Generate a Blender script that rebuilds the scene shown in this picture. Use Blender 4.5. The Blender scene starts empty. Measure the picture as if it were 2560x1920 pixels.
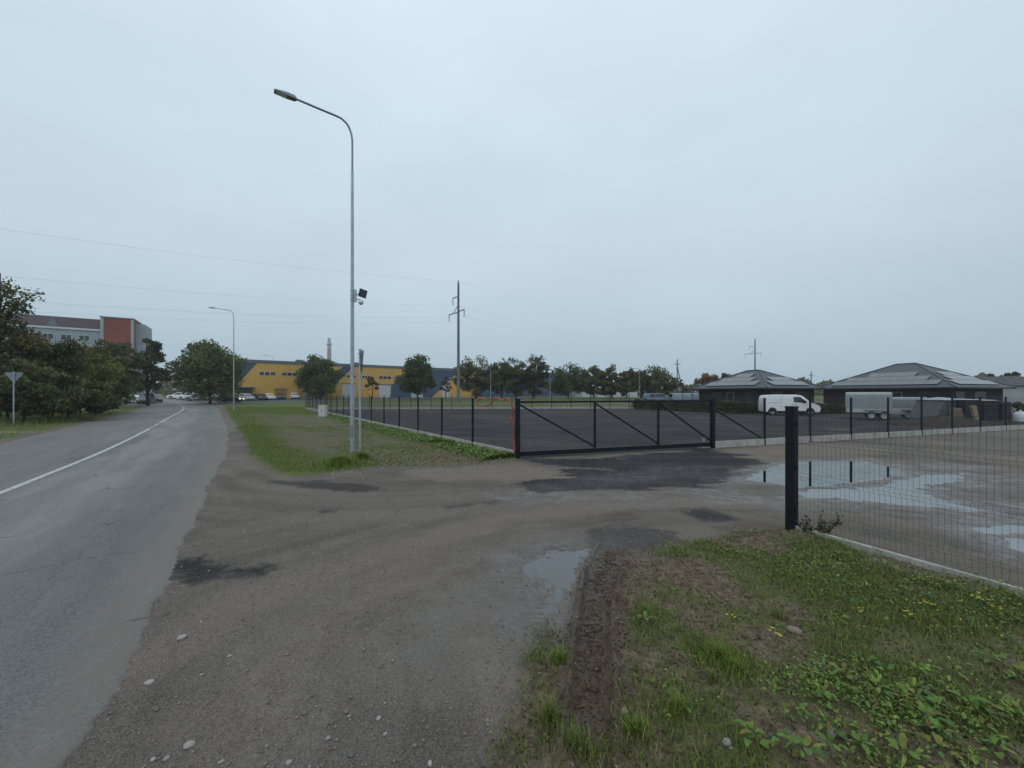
import bpy, bmesh, math, random
import numpy as np
from math import sin, cos, pi, radians, sqrt, atan2
from mathutils import Vector

# ------------------------------------------------------------------ camera, sky, sun, exposure
SC = bpy.context.scene
COL = SC.collection
HC, FPX, YH = 2.0, 1000.0, 983.0            # camera height, focal length and horizon row for a 2560 px wide picture
cd = bpy.data.cameras.new('camera'); cam = bpy.data.objects.new('camera', cd); COL.objects.link(cam)
cam.location = (0, 0, HC); cam.rotation_euler = (radians(90), 0, 0)
cd.sensor_width = 36.0; cd.lens = 36.0 * FPX / 2560.0
cd.shift_y = (YH - 960.0) / 2560.0
cd.clip_start = 0.05; cd.clip_end = 6000
SC.camera = cam

W = bpy.data.worlds.new('World'); SC.world = W; W.use_nodes = True
nt = W.node_tree; nt.nodes.clear()
def wn(t, **k):
    n = nt.nodes.new(t)
    for a, b in k.items(): setattr(n, a, b)
    return n
SUN_EL, SUN_ROT = radians(48), radians(200)
w_out = wn('ShaderNodeOutputWorld')
sky = wn('ShaderNodeTexSky', sky_type='NISHITA', sun_disc=False)
sky.sun_elevation = SUN_EL; sky.sun_rotation = SUN_ROT
bg1 = wn('ShaderNodeBackground'); bg1.inputs[1].default_value = 0.10
nt.links.new(sky.outputs[0], bg1.inputs[0])
# cloud deck: an even overcast, brighter overhead than at the horizon all the way round
tc = wn('ShaderNodeTexCoord'); sep = wn('ShaderNodeSeparateXYZ'); nt.links.new(tc.outputs['Generated'], sep.inputs[0])
ramp = wn('ShaderNodeValToRGB'); cr = ramp.color_ramp
stops = [(0.0, (0.345, 0.450, 0.530)), (0.10, (0.435, 0.545, 0.625)), (0.28, (0.545, 0.648, 0.725)), (0.50, (0.605, 0.730, 0.815)), (0.75, (0.68, 0.79, 0.86)), (1.0, (0.76, 0.85, 0.91))]
while len(cr.elements) < len(stops): cr.elements.new(0.5)
for e, (p, c) in zip(cr.elements, stops): e.position = p; e.color = (*c, 1)
nt.links.new(sep.outputs[2], ramp.inputs[0])
mp = wn('ShaderNodeMapping'); mp.inputs['Scale'].default_value = (1.2, 1.2, 3.2); nt.links.new(tc.outputs['Generated'], mp.inputs[0])
cn = wn('ShaderNodeTexNoise'); cn.inputs['Scale'].default_value = 1.5; cn.inputs['Detail'].default_value = 5; nt.links.new(mp.outputs[0], cn.inputs[0])
mr = wn('ShaderNodeMapRange'); mr.inputs[1].default_value = 0.3; mr.inputs[2].default_value = 0.7; mr.inputs[3].default_value = 0.94; mr.inputs[4].default_value = 1.06
nt.links.new(cn.outputs[0], mr.inputs[0])
vm = wn('ShaderNodeVectorMath', operation='SCALE'); nt.links.new(ramp.outputs[0], vm.inputs[0]); nt.links.new(mr.outputs[0], vm.inputs['Scale'])
bg2 = wn('ShaderNodeBackground'); bg2.inputs[1].default_value = 1.10; nt.links.new(vm.outputs[0], bg2.inputs[0])
mixw = wn('ShaderNodeMixShader'); mixw.inputs[0].default_value = 0.94
nt.links.new(bg1.outputs[0], mixw.inputs[1]); nt.links.new(bg2.outputs[0], mixw.inputs[2]); nt.links.new(mixw.outputs[0], w_out.inputs[0])

sl = bpy.data.lights.new('sun', 'SUN'); sl.energy = 0.5; sl.angle = radians(40); sl.color = (1.0, 0.97, 0.93)
so = bpy.data.objects.new('sun', sl); COL.objects.link(so)
_sd = Vector((sin(SUN_ROT) * cos(SUN_EL), cos(SUN_ROT) * cos(SUN_EL), sin(SUN_EL)))
so.rotation_euler = _sd.to_track_quat('Z', 'Y').to_euler(); so.location = (0, 0, 60)
SC.view_settings.view_transform = 'Standard'; SC.view_settings.look = 'None'
SC.view_settings.exposure = 0.0; SC.view_settings.gamma = 1.0
SC.view_settings.use_curve_mapping = False
SC.cycles.volume_bounces = 1; SC.cycles.max_bounces = 6; SC.cycles.transparent_max_bounces = 8

# ------------------------------------------------------------------ helpers
R = random.Random(7)
NR = np.random.default_rng(11)

def rise(y):                                 # the land climbs a little beyond the yard
    t = min(1.0, max(0.0, (y - 55.0) / 55.0)); return 0.8 * t * t * (3 - 2 * t)
def rise_np(y):
    t = np.clip((y - 55.0) / 55.0, 0, 1); return 0.8 * t * t * (3 - 2 * t)
def G(px, py):                               # reference reading -> point on level ground
    Y = FPX * HC / (py - YH); return ((px - 1280.0) / FPX * Y, Y)
def X_at(px, Y): return (px - 1280.0) / FPX * Y
def Z_at(py, Y): return HC + (YH - py) / FPX * Y
def on_plane(px, py, P, d):                  # ray against the vertical plane through P along d -> (distance along d, z)
    ux = (px - 1280.0) / FPX
    s = (ux * P[1] - P[0]) / (d[0] - ux * d[1])
    Y = P[1] + s * d[1]
    return s, Z_at(py, Y)

def _h(ix, iy, seed):
    n = (ix.astype(np.int64) * 374761393 + iy.astype(np.int64) * 668265263 + seed * 1274126177) & 0xffffffff
    n = ((n ^ (n >> 13)) * 1274126177) & 0xffffffff
    return ((n ^ (n >> 16)) & 0xffffff) / float(0xffffff)
def vnoise(x, y, seed=0):
    ix = np.floor(x); iy = np.floor(y); fx = x - ix; fy = y - iy
    fx = fx * fx * (3 - 2 * fx); fy = fy * fy * (3 - 2 * fy)
    a = _h(ix, iy, seed); b = _h(ix + 1, iy, seed); c = _h(ix, iy + 1, seed); d = _h(ix + 1, iy + 1, seed)
    return (a + (b - a) * fx) * (1 - fy) + (c + (d - c) * fx) * fy
def fbm(x, y, sc, oct=4, seed=0):            # about -1..1
    s = np.zeros_like(x, dtype=float); a = 1.0; t = 0.0
    for o in range(oct):
        s += a * (vnoise(x * sc + 17.3 * o, y * sc - 9.1 * o, seed + o) * 2 - 1); t += a; a *= 0.55; sc *= 2.03
    return s / t
def sdf(x, y, poly):                         # signed distance, positive inside
    P = np.array(poly, float); Q = np.roll(P, -1, 0)
    d = np.full(x.shape, 1e9); ins = np.zeros(x.shape, bool)
    for (ax, ay), (bx, by) in zip(P, Q):
        ex, ey = bx - ax, by - ay; L = ex * ex + ey * ey + 1e-12
        t = np.clip(((x - ax) * ex + (y - ay) * ey) / L, 0, 1)
        d = np.minimum(d, (x - ax - t * ex) ** 2 + (y - ay - t * ey) ** 2)
        c = (ay > y) != (by > y)
        with np.errstate(divide='ignore', invalid='ignore'):
            xi = ax + (y - ay) * ex / (ey if abs(ey) > 1e-12 else 1e-12)
        ins ^= c & (x < xi)
    return np.where(ins, np.sqrt(d), -np.sqrt(d))
def sst(a, b, v):
    t = np.clip((v - a) / (b - a), 0, 1); return t * t * (3 - 2 * t)
def pl_dist(x, y, pts):                      # unsigned distance to a polyline, and arc length of the foot
    d = np.full(x.shape, 1e9); s = np.zeros(x.shape); acc = 0.0
    for (ax, ay), (bx, by) in zip(pts[:-1], pts[1:]):
        ex, ey = bx - ax, by - ay; L = sqrt(ex * ex + ey * ey)
        t = np.clip(((x - ax) * ex + (y - ay) * ey) / (L * L), 0, 1)
        q = np.hypot(x - ax - t * ex, y - ay - t * ey)
        s = np.where(q < d, acc + t * L, s); d = np.minimum(d, q); acc += L
    return d, s

def tag(o, label=None, cat=None, group=None, kind=None):
    if label: o['label'] = label
    if cat: o['category'] = cat
    if group: o['group'] = group
    if kind: o['kind'] = kind
    return o
def thing(name, label, cat, loc=(0, 0, 0), rz=0.0, group=None):
    o = bpy.data.objects.new(name, None); COL.objects.link(o)
    o.location = loc; o.rotation_euler = (0, 0, rz); o.empty_display_size = 0.3
    return tag(o, label, cat, group)
def copy_tree(o, parent=None):
    c = o.copy(); COL.objects.link(c); c.parent = parent
    for ch in o.children: copy_tree(ch, c)
    return c
def link_mesh(name, me, mat, parent=None, loc=None, rot=None):
    o = bpy.data.objects.new(name, me); COL.objects.link(o)
    if mat is not None and not me.materials: me.materials.append(mat)
    o.parent = parent
    if loc is not None: o.location = loc
    if rot is not None: o.rotation_euler = rot
    return o
def np_mesh(name, verts, quads=None, tris=None, cols=None, smooth=False):
    me = bpy.data.meshes.new(name); verts = np.asarray(verts, np.float32)
    me.vertices.add(len(verts)); me.vertices.foreach_set('co', verts.ravel())
    lv, st = [], []; n = 0
    for f, k in ((quads, 4), (tris, 3)):
        if f is None or len(f) == 0: continue
        f = np.asarray(f, np.int32); lv.append(f.ravel()); st.append(n + np.arange(len(f)) * k); n += f.size
    lv = np.concatenate(lv); st = np.concatenate(st)
    me.loops.add(len(lv)); me.loops.foreach_set('vertex_index', lv.astype(np.int32))
    me.polygons.add(len(st)); me.polygons.foreach_set('loop_start', st.astype(np.int32))
    me.update(calc_edges=True)
    for nm, c in (cols or {}).items():
        at = me.attributes.new(nm, 'FLOAT_COLOR', 'POINT')
        c4 = np.ones((len(verts), 4), np.float32); c = np.asarray(c, np.float32); c4[:, :c.shape[1]] = c
        at.data.foreach_set('color', c4.ravel())
    if smooth: me.polygons.foreach_set('use_smooth', np.ones(len(st), bool))
    me.validate()
    return me

class MB:
    def __init__(s): s.v = []; s.f = []
    def add(s, vs, fs):
        b = len(s.v); s.v += [tuple(p) for p in vs]; s.f += [tuple(b + i for i in f) for f in fs]; return s
    def box(s, x0, x1, y0, y1, z0, z1):
        return s.hexa([(x0, y0, z0), (x1, y0, z0), (x1, y1, z0), (x0, y1, z0), (x0, y0, z1), (x1, y0, z1), (x1, y1, z1), (x0, y1, z1)])
    def hexa(s, p): return s.add(p, [(3, 2, 1, 0), (4, 5, 6, 7), (0, 1, 5, 4), (1, 2, 6, 5), (2, 3, 7, 6), (3, 0, 4, 7)])
    def bar(s, a, b, w, h=None):               # rectangular bar between two points
        h = h or w; a = Vector(a); b = Vector(b); d = (b - a).normalized()
        up = Vector((0, 0, 1)) if abs(d.z) < 0.95 else Vector((0, 1, 0))
        x = d.cross(up).normalized(); z = x.cross(d).normalized(); x *= w / 2; z *= h / 2
        return s.hexa([a - x - z, a + x - z, b + x - z, b - x - z, a - x + z, a + x + z, b + x + z, b - x + z])
    def tube(s, pts, rad, n=8, cap=True):
        pts = [Vector(p) for p in pts]; rad = rad if isinstance(rad, (list, tuple)) else [rad] * len(pts)
        b = len(s.v); prev = None
        for i, p in enumerate(pts):
            d = (pts[min(i + 1, len(pts) - 1)] - pts[max(i - 1, 0)]).normalized()
            if prev is None: u = d.orthogonal().normalized()
            else:
                u = prev - d * prev.dot(d); u = u.normalized() if u.length > 1e-6 else d.orthogonal().normalized()
            prev = u; w = d.cross(u)
            for k in range(n):
                a = 2 * pi * k / n; s.v.append(tuple(p + (u * cos(a) + w * sin(a)) * rad[i]))
        for i in range(len(pts) - 1):
            for k in range(n):
                k2 = (k + 1) % n; s.f.append((b + i * n + k, b + i * n + k2, b + (i + 1) * n + k2, b + (i + 1) * n + k))
        if cap:
            s.f.append(tuple(b + k for k in reversed(range(n)))); s.f.append(tuple(b + (len(pts) - 1) * n + k for k in range(n)))
        return s
    def extrude(s, poly, axis_fn, t0, t1):     # poly: 2D points, axis_fn(u, v, t) -> 3D
        n = len(poly); vs = [axis_fn(u, v, t0) for u, v in poly] + [axis_fn(u, v, t1) for u, v in poly]
        fs = [tuple(reversed(range(n))), tuple(range(n, 2 * n))] + [(i, (i + 1) % n, n + (i + 1) % n, n + i) for i in range(n)]
        return s.add(vs, fs)
    def lathe(s, prof, n=16, c=(0, 0, 0)):
        b = len(s.v)
        for r, z in prof:
            for k in range(n): s.v.append((c[0] + r * cos(2 * pi * k / n), c[1] + r * sin(2 * pi * k / n), c[2] + z))
        for i in range(len(prof) - 1):
            for k in range(n):
                k2 = (k + 1) % n; s.f.append((b + i * n + k, b + i * n + k2, b + (i + 1) * n + k2, b + (i + 1) * n + k))
        s.f.append(tuple(b + k for k in reversed(range(n)))); s.f.append(tuple(b + (len(prof) - 1) * n + k for k in range(n)))
        return s
    def mesh(s, name, smooth=False, bevel=0.0, angle=35):
        me = bpy.data.meshes.new(name); me.from_pydata(s.v, [], s.f); me.update()
        bm = bmesh.new(); bm.from_mesh(me); bmesh.ops.recalc_face_normals(bm, faces=bm.faces)
        if bevel > 0:
            es = [e for e in bm.edges if len(e.link_faces) == 2 and e.calc_face_angle(0) > radians(20)]
            bmesh.ops.bevel(bm, geom=es, offset=bevel, segments=2, affect='EDGES', profile=0.6, clamp_overlap=True)
        if smooth:
            for f in bm.faces: f.smooth = True
            for e in bm.edges:
                if len(e.link_faces) == 2 and e.calc_face_angle(0) > radians(angle): e.smooth = False
        bm.to_mesh(me); bm.free()
        return me
    def build(s, name, mat, parent=None, smooth=False, bevel=0.0, loc=None, rot=None):
        return link_mesh(name, s.mesh(name, smooth, bevel), mat, parent, loc, rot)

# ------------------------------------------------------------------ materials
class NG:                                     # tiny node-graph helper
    def __init__(s, m):
        m.use_nodes = True; s.t = m.node_tree; s.t.nodes.clear(); s.out = s.n('ShaderNodeOutputMaterial')
    def n(s, t, ins=None, **k):
        x = s.t.nodes.new(t)
        for a, b in k.items(): setattr(x, a, b)
        for a, b in (ins or {}).items(): s.set(x.inputs[a], b)
        return x
    def set(s, sock, v):
        if isinstance(v, bpy.types.NodeSocket): s.t.links.new(v, sock)
        elif isinstance(v, bpy.types.Node): s.t.links.new(v.outputs[0], sock)
        else:
            if isinstance(v, tuple) and len(v) == 3 and sock.type == 'RGBA': v = (*v, 1)
            sock.default_value = v
    def noise(s, vec, scale, detail=4, rough=0.55, dist=0.0):
        return s.n('ShaderNodeTexNoise', {'Vector': vec, 'Scale': scale, 'Detail': detail, 'Roughness': rough, 'Distortion': dist}).outputs[0]
    def vor(s, vec, scale, feature='F1'):
        return s.n('ShaderNodeTexVoronoi', {'Vector': vec, 'Scale': scale}, feature=feature)
    def rng(s, v, a, b, c=0.0, d=1.0):
        return s.n('ShaderNodeMapRange', {0: v, 1: a, 2: b, 3: c, 4: d}).outputs[0]
    def mix(s, f, a, b, mode='MIX'):
        x = s.n('ShaderNodeMix', data_type='RGBA', blend_type=mode); s.set(x.inputs[0], f); s.set(x.inputs[6], a); s.set(x.inputs[7], b); return x.outputs[2]
    def m(s, op, a, b=0.0, clamp=False):
        x = s.n('ShaderNodeMath', operation=op); x.use_clamp = clamp; s.set(x.inputs[0], a); s.set(x.inputs[1], b); return x.outputs[0]
    def pos(s): return s.n('ShaderNodeNewGeometry').outputs['Position']
    def obj(s): return s.n('ShaderNodeTexCoord').outputs['Object']
    def rand(s): return s.n('ShaderNodeObjectInfo').outputs['Random']
    def scale(s, vec, sc): return s.n('ShaderNodeMapping', {'Vector': vec, 'Scale': sc}).outputs[0]
    def attr(s, name):
        a = s.n('ShaderNodeAttribute', attribute_name=name); q = s.n('ShaderNodeSeparateColor', {0: a.outputs['Color']})
        return a.outputs['Color'], q.outputs[0], q.outputs[1], q.outputs[2]
    def bump(s, h, strength, dist=0.02, normal=None):
        b = s.n('ShaderNodeBump', {'Height': h, 'Strength': strength, 'Distance': dist})
        if normal is not None: s.set(b.inputs['Normal'], normal)
        return b.outputs[0]
    def bsdf(s, col, rough=0.6, metal=0.0, normal=None, spec=0.5, **k):
        b = s.n('ShaderNodeBsdfPrincipled', {'Base Color': col, 'Roughness': rough, 'Metallic': metal, 'Specular IOR Level': spec})
        if normal is not None: s.set(b.inputs['Normal'], normal)
        for a, v in k.items(): s.set(b.inputs[a.replace('_', ' ')], v)
        s.t.links.new(b.outputs[0], s.out.inputs[0]); return b
MATS = {}
def surf(name, col, rough=0.6, metal=0.0, var=0.25, scale=3.0, spec=0.5, bump=0.0, bscale=40.0, grime=0.0, world=False, coat=0.0):
    """painted / plain surface with uneven tone, streaks of dirt and fine relief"""
    if name in MATS: return MATS[name]
    m = bpy.data.materials.new(name); g = NG(m); v = g.pos() if world else g.obj()
    n1 = g.noise(v, scale, 6, 0.6); n2 = g.noise(g.scale(v, (1, 1, 0.25)), scale * 5, 4, 0.6)
    c = g.mix(g.rng(n1, 0.3, 0.7), tuple(x * (1 - var) for x in col), tuple(min(1, x * (1 + var * 0.6)) for x in col))
    if grime > 0: c = g.mix(g.m('MULTIPLY', g.rng(n2, 0.5, 0.75), grime), c, (0.09, 0.08, 0.065))
    nm = g.bump(g.noise(v, bscale, 3), bump, 0.01) if bump > 0 else None
    b = g.bsdf(c, g.rng(n2, 0.2, 0.8, max(0.03, rough - 0.1), min(1, rough + 0.12)), metal, nm, spec)
    if coat: b.inputs['Coat Weight'].default_value = coat
    MATS[name] = m; return m
def leaf_mat(name, rough=0.55):
    if name in MATS: return MATS[name]
    m = bpy.data.materials.new(name); g = NG(m); col, _, _, _ = g.attr('col')
    b = g.bsdf(col, rough, 0, None, 0.35)
    tr = g.n('ShaderNodeBsdfTranslucent', {'Color': g.mix(0.5, col, (0.09, 0.12, 0.02))})
    mx = g.n('ShaderNodeMixShader', {0: 0.28, 1: b.outputs[0], 2: tr.outputs[0]}); g.t.links.new(mx.outputs[0], g.out.inputs[0])
    MATS[name] = m; return m
def glass_mat(name, col=(0.02, 0.025, 0.03), rough=0.06):
    if name in MATS: return MATS[name]
    m = bpy.data.materials.new(name); g = NG(m)
    g.bsdf(col, rough, 0, g.bump(g.noise(g.obj(), 1.3, 2), 0.05, 0.02), 0.6); MATS[name] = m; return m
def emit_mat(name, col, st):
    m = bpy.data.materials.new(name); g = NG(m)
    g.bsdf((0.5, 0.5, 0.5), 0.2, 0, None, 0.5, Emission_Color=col, Emission_Strength=st); return m

M_post = surf('anthracite_powder_coat', (0.0075, 0.010, 0.0145), 0.5, 0.0, 0.2, 4, 0.25, 0.05, 300, 0.04)
M_wire = surf('anthracite_wire', (0.05, 0.058, 0.062), 0.6, 0.0, 0.15, 4, 0.3)
M_galv = surf('galvanised_steel', (0.40, 0.44, 0.48), 0.48, 0.55, 0.22, 5, 0.5, 0.04, 120, 0.12)
M_galv_d = surf('dull_zinc', (0.24, 0.27, 0.32), 0.5, 0.5, 0.2, 6)
M_conc = surf('concrete_board', (0.40, 0.385, 0.355), 0.85, 0, 0.22, 2.2, 0.3, 0.3, 60, 0.5, True)
M_polec = surf('spun_concrete', (0.17, 0.165, 0.18), 0.85, 0, 0.2, 0.6, 0.3, 0.2, 20)
M_wood = surf('weathered_timber', (0.13, 0.11, 0.10), 0.8, 0, 0.3, 1.2)
M_red = surf('red_conduit', (0.40, 0.05, 0.04), 0.45, 0, 0.15, 9, 0.5, 0.0)
M_black = surf('black_plastic', (0.012, 0.012, 0.014), 0.5, 0, 0.2, 6, 0.3)
M_rubber = surf('tyre_rubber', (0.018, 0.018, 0.018), 0.8, 0, 0.2, 8)
M_white = surf('white_paint', (0.74, 0.76, 0.76), 0.3, 0, 0.05, 1.5, 0.5, 0, 40, 0.08, coat=0.3)
M_chrome = surf('alloy_rim', (0.45, 0.46, 0.47), 0.35, 0.8, 0.1, 6)
M_glass = glass_mat('dark_glass')
M_glass2 = glass_mat('windscreen_glass', (0.05, 0.06, 0.065), 0.05)
M_tail = surf('red_lamp_lens', (0.45, 0.02, 0.02), 0.2, 0, 0.1, 5)
M_lens = surf('clear_lamp_lens', (0.6, 0.63, 0.66), 0.15, 0, 0.1, 5)
M_on = emit_mat('lit_headlamp', (1.0, 0.93, 0.75, 1), 3.0)
M_tail_on = emit_mat('lit_tail_lamp', (1.0, 0.06, 0.05, 1), 0.9)
M_leaf = leaf_mat('tree_leaves'); M_grass = leaf_mat('grass_blades', 0.5); M_weed = leaf_mat('weed_leaves', 0.42)
M_bark = surf('bark', (0.045, 0.037, 0.03), 0.9, 0, 0.4, 4, 0.2, 0.4, 25)

def ground_material():
    m = bpy.data.materials.new('gravel_ground'); g = NG(m); p = g.pos()
    _, dark, verge, wet = g.attr('m1'); _, green, soil, tan = g.attr('m2'); _, grey, rust, fine = g.attr('m3')
    st = g.scale(p, (0.35, 1.0, 1.0))
    big = g.noise(st, 0.5, 6, 0.6, 0.4); mid = g.noise(p, 4.0, 8, 0.65); fin = g.noise(p, 55.0, 6, 0.7); mic = g.noise(p, 240.0, 4, 0.7)
    base = g.mix(g.rng(big, 0.32, 0.68), (0.110, 0.095, 0.083), (0.205, 0.178, 0.155))
    base = g.mix(g.rng(fine, 0.50, 0.30, 0.0, 0.80), base, (0.070, 0.061, 0.055))
    base = g.mix(g.rng(fine, 0.55, 0.75, 0.0, 0.60), base, (0.255, 0.222, 0.190))
    base = g.mix(g.m('MULTIPLY', g.rng(mid, 0.35, 0.68), 0.55), base, (0.098, 0.079, 0.066))
    base = g.mix(tan, base, (0.26, 0.215, 0.172))
    vr = g.vor(p, 46.0); stone = g.rng(vr.outputs['Distance'], 0.30, 0.12)
    hue = g.n('ShaderNodeSeparateColor', {0: vr.outputs['Color']})
    stc = g.mix(hue.outputs[1], (0.07, 0.065, 0.062), (0.33, 0.30, 0.275))
    base = g.mix(g.m('MULTIPLY', stone, g.rng(hue.outputs[0], 0.30, 0.85, 0.0, 0.80)), base, stc)
    v2 = g.vor(p, 140.0); h2 = g.n('ShaderNodeSeparateColor', {0: v2.outputs['Color']})
    base = g.mix(0.48, base, g.mix(h2.outputs[0], (0.055, 0.047, 0.041), (0.30, 0.262, 0.228)))
    base = g.mix(g.rng(fin, 0.3, 0.75, 0.35, 0.0), base, (0.04, 0.036, 0.034))
    # black asphalt millings
    dm = g.mix(g.rng(fin, 0.3, 0.7), (0.010, 0.010, 0.011), (0.040, 0.038, 0.041))
    dm = g.mix(g.rng(g.noise(st, 0.9, 5, 0.6), 0.45, 0.75, 0.0, 0.60), dm, (0.085, 0.081, 0.084))
    dm = g.mix(g.m('MULTIPLY', stone, g.rng(hue.outputs[2], 0.55, 1.0, 0.0, 0.5)), dm, (0.22, 0.21, 0.20))
    base = g.mix(dark, base, dm)
    # bare earth of the verges
    vc = g.mix(g.rng(mid, 0.3, 0.7), (0.095, 0.082, 0.050), (0.155, 0.136, 0.085))
    vc = g.mix(g.rng(g.noise(p, 6.0, 8, 0.75), 0.52, 0.66, 0.0, 0.6), vc, (0.075, 0.085, 0.030))
    vc = g.mix(g.m('MULTIPLY', stone, g.rng(hue.outputs[0], 0.6, 1.0, 0.0, 0.5)), vc, (0.33, 0.30, 0.26))
    base = g.mix(verge, base, vc)
    sc_ = g.mix(g.rng(g.noise(p, 9.0, 9, 0.75), 0.36, 0.66), (0.072, 0.051, 0.037), (0.285, 0.218, 0.158))
    sc_ = g.mix(g.rng(g.noise(p, 26.0, 6, 0.75), 0.56, 0.70, 0.0, 0.75), sc_, (0.040, 0.029, 0.022))
    sc_ = g.mix(g.rng(g.noise(p, 15.0, 7, 0.75), 0.50, 0.62, 0.0, 0.55), sc_, (0.085, 0.105, 0.030))
    sc_ = g.mix(g.m('MULTIPLY', stone, g.rng(hue.outputs[0], 0.6, 1.0, 0.0, 0.55)), sc_, (0.28, 0.25, 0.22))
    base = g.mix(soil, base, g.mix(g.rng(fin, 0.35, 0.7, 0.4, 0.0), sc_, (0.04, 0.03, 0.024)))
    base = g.mix(g.m('MULTIPLY', rust, 0.7), base, g.mix(mid, (0.030, 0.017, 0.012), (0.115, 0.064, 0.041)))
    gc = g.mix(g.rng(mid, 0.3, 0.7), (0.070, 0.110, 0.018), (0.120, 0.165, 0.030))
    base = g.mix(green, base, g.mix(g.rng(fin, 0.3, 0.75, 0.35, 0.0), gc, (0.03, 0.045, 0.015)))
    base = g.mix(grey, base, g.mix(g.rng(mid, 0.3, 0.7), (0.095, 0.098, 0.10), (0.13, 0.133, 0.135)))
    # soaked ground is darker and shinier
    base = g.mix(g.m('MULTIPLY', wet, 0.42), base, (0.035, 0.033, 0.033))
    rough = g.m('SUBTRACT', g.rng(mid, 0.3, 0.7, 0.75, 0.97), g.m('MULTIPLY', wet, g.rng(mid, 0.3, 0.65, 0.62, 0.28)), True)
    hgt = g.m('ADD', g.m('ADD', g.m('MULTIPLY', fin, 0.55), g.m('MULTIPLY', mic, 0.2)), g.m('MULTIPLY', stone, 0.35))
    dry = g.m('SUBTRACT', 1.0, g.m('MULTIPLY', wet, 0.75))
    b = g.bsdf(base, rough, 0, None, g.m('ADD', 0.10, g.m('MULTIPLY', wet, 0.42)))
    bp = g.n('ShaderNodeBump', {'Height': hgt, 'Strength': g.m('MULTIPLY', dry, 0.75), 'Distance': 0.02}); g.set(b.inputs['Normal'], bp.outputs[0])
    return m
M_ground = ground_material()

def road_material():
    m = bpy.data.materials.new('worn_asphalt'); g = NG(m); p = g.pos(); _, u, edge, along = g.attr('m1')
    fin = g.noise(p, 70.0, 5, 0.7); mid = g.noise(p, 1.6, 6, 0.6); v = g.vor(p, 95.0); hc = g.n('ShaderNodeSeparateColor', {0: v.outputs['Color']})
    cv = g.n('ShaderNodeCombineXYZ', {0: g.m('MULTIPLY', u, 5.0), 1: g.m('MULTIPLY', along, 20.0)}).outputs[0]
    streak = g.noise(cv, 1.4, 5, 0.6, 0.6); st2 = g.noise(cv, 4.0, 4, 0.6)
    c = g.mix(g.rng(mid, 0.3, 0.7), (0.130, 0.131, 0.128), (0.166, 0.167, 0.162))
    # a lane of old pale chippings beside the centre line, tyre lanes a little darker
    du = g.m('ABSOLUTE', g.m('SUBTRACT', u, 0.335)); pale = g.rng(g.m('ADD', du, g.m('MULTIPLY', g.m('SUBTRACT', streak, 0.5), 0.22)), 0.075, 0.125, 1.0, 0.0)
    c = g.mix(g.m('MULTIPLY', pale, g.rng(st2, 0.35, 0.6, 0.35, 0.9)), c, (0.240, 0.243, 0.230))
    dl = g.m('ABSOLUTE', g.m('SUBTRACT', u, 0.13)); lane = g.rng(g.m('ADD', dl, g.m('MULTIPLY', g.m('SUBTRACT', streak, 0.5), 0.2)), 0.05, 0.12, 1.0, 0.0)
    c = g.mix(g.m('MULTIPLY', lane, 0.45), c, (0.100, 0.104, 0.106))
    c = g.mix(g.m('MULTIPLY', g.rng(streak, 0.48, 0.68), 0.6), c, (0.085, 0.088, 0.089))
    c = g.mix(0.38, c, g.mix(hc.outputs[0], (0.05, 0.049, 0.046), (0.27, 0.265, 0.25)))
    c = g.mix(g.m('MULTIPLY', g.rng(st2, 0.5, 0.7), 0.4), c, (0.20, 0.20, 0.19))
    c = g.mix(g.m('MULTIPLY', g.rng(edge, 0.0, 0.55), g.rng(g.noise(p, 4.0, 7, 0.75), 0.38, 0.58)), c, (0.165, 0.145, 0.125))
    ck = g.n('ShaderNodeTexVoronoi', {'Vector': g.n('ShaderNodeMix', {0: 0.12, 4: p, 5: g.n('ShaderNodeTexNoise', {'Vector': p, 'Scale': 3.0, 'Detail': 5.0}).outputs[1]}, data_type='VECTOR').outputs[1], 'Scale': 0.55}, feature='DISTANCE_TO_EDGE').outputs[0]
    c = g.mix(g.m('MULTIPLY', g.rng(ck, 0.012, 0.004), g.rng(mid, 0.5, 0.6, 0.0, 0.7)), c, (0.045, 0.045, 0.045))
    b = g.bsdf(c, g.rng(streak, 0.3, 0.7, 0.50, 0.72), 0, g.bump(g.m('ADD', fin, g.m('MULTIPLY', v.outputs['Distance'], 0.7)), 0.45, 0.008), 0.16)
    return m
M_road = road_material()
def water_material(name, ior, tint):
    m = bpy.data.materials.new(name); g = NG(m); p = g.pos()
    gl = g.n('ShaderNodeBsdfGlossy', {'Color': (1, 1, 1), 'Roughness': 0.015}, distribution='GGX')
    g.set(gl.inputs['Normal'], g.bump(g.noise(p, 3.0, 3), 0.05, 0.01))
    tr = g.n('ShaderNodeBsdfTransparent', {'Color': tint})
    fr = g.n('ShaderNodeFresnel', {'IOR': ior})
    mx = g.n('ShaderNodeMixShader', {0: fr.outputs[0], 1: tr.outputs[0], 2: gl.outputs[0]}); g.t.links.new(mx.outputs[0], g.out.inputs[0])
    return m
M_water = water_material('puddle_water', 6.0, (0.62, 0.58, 0.52)); M_film = water_material('muddy_film', 2.2, (0.72, 0.68, 0.62))

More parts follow.
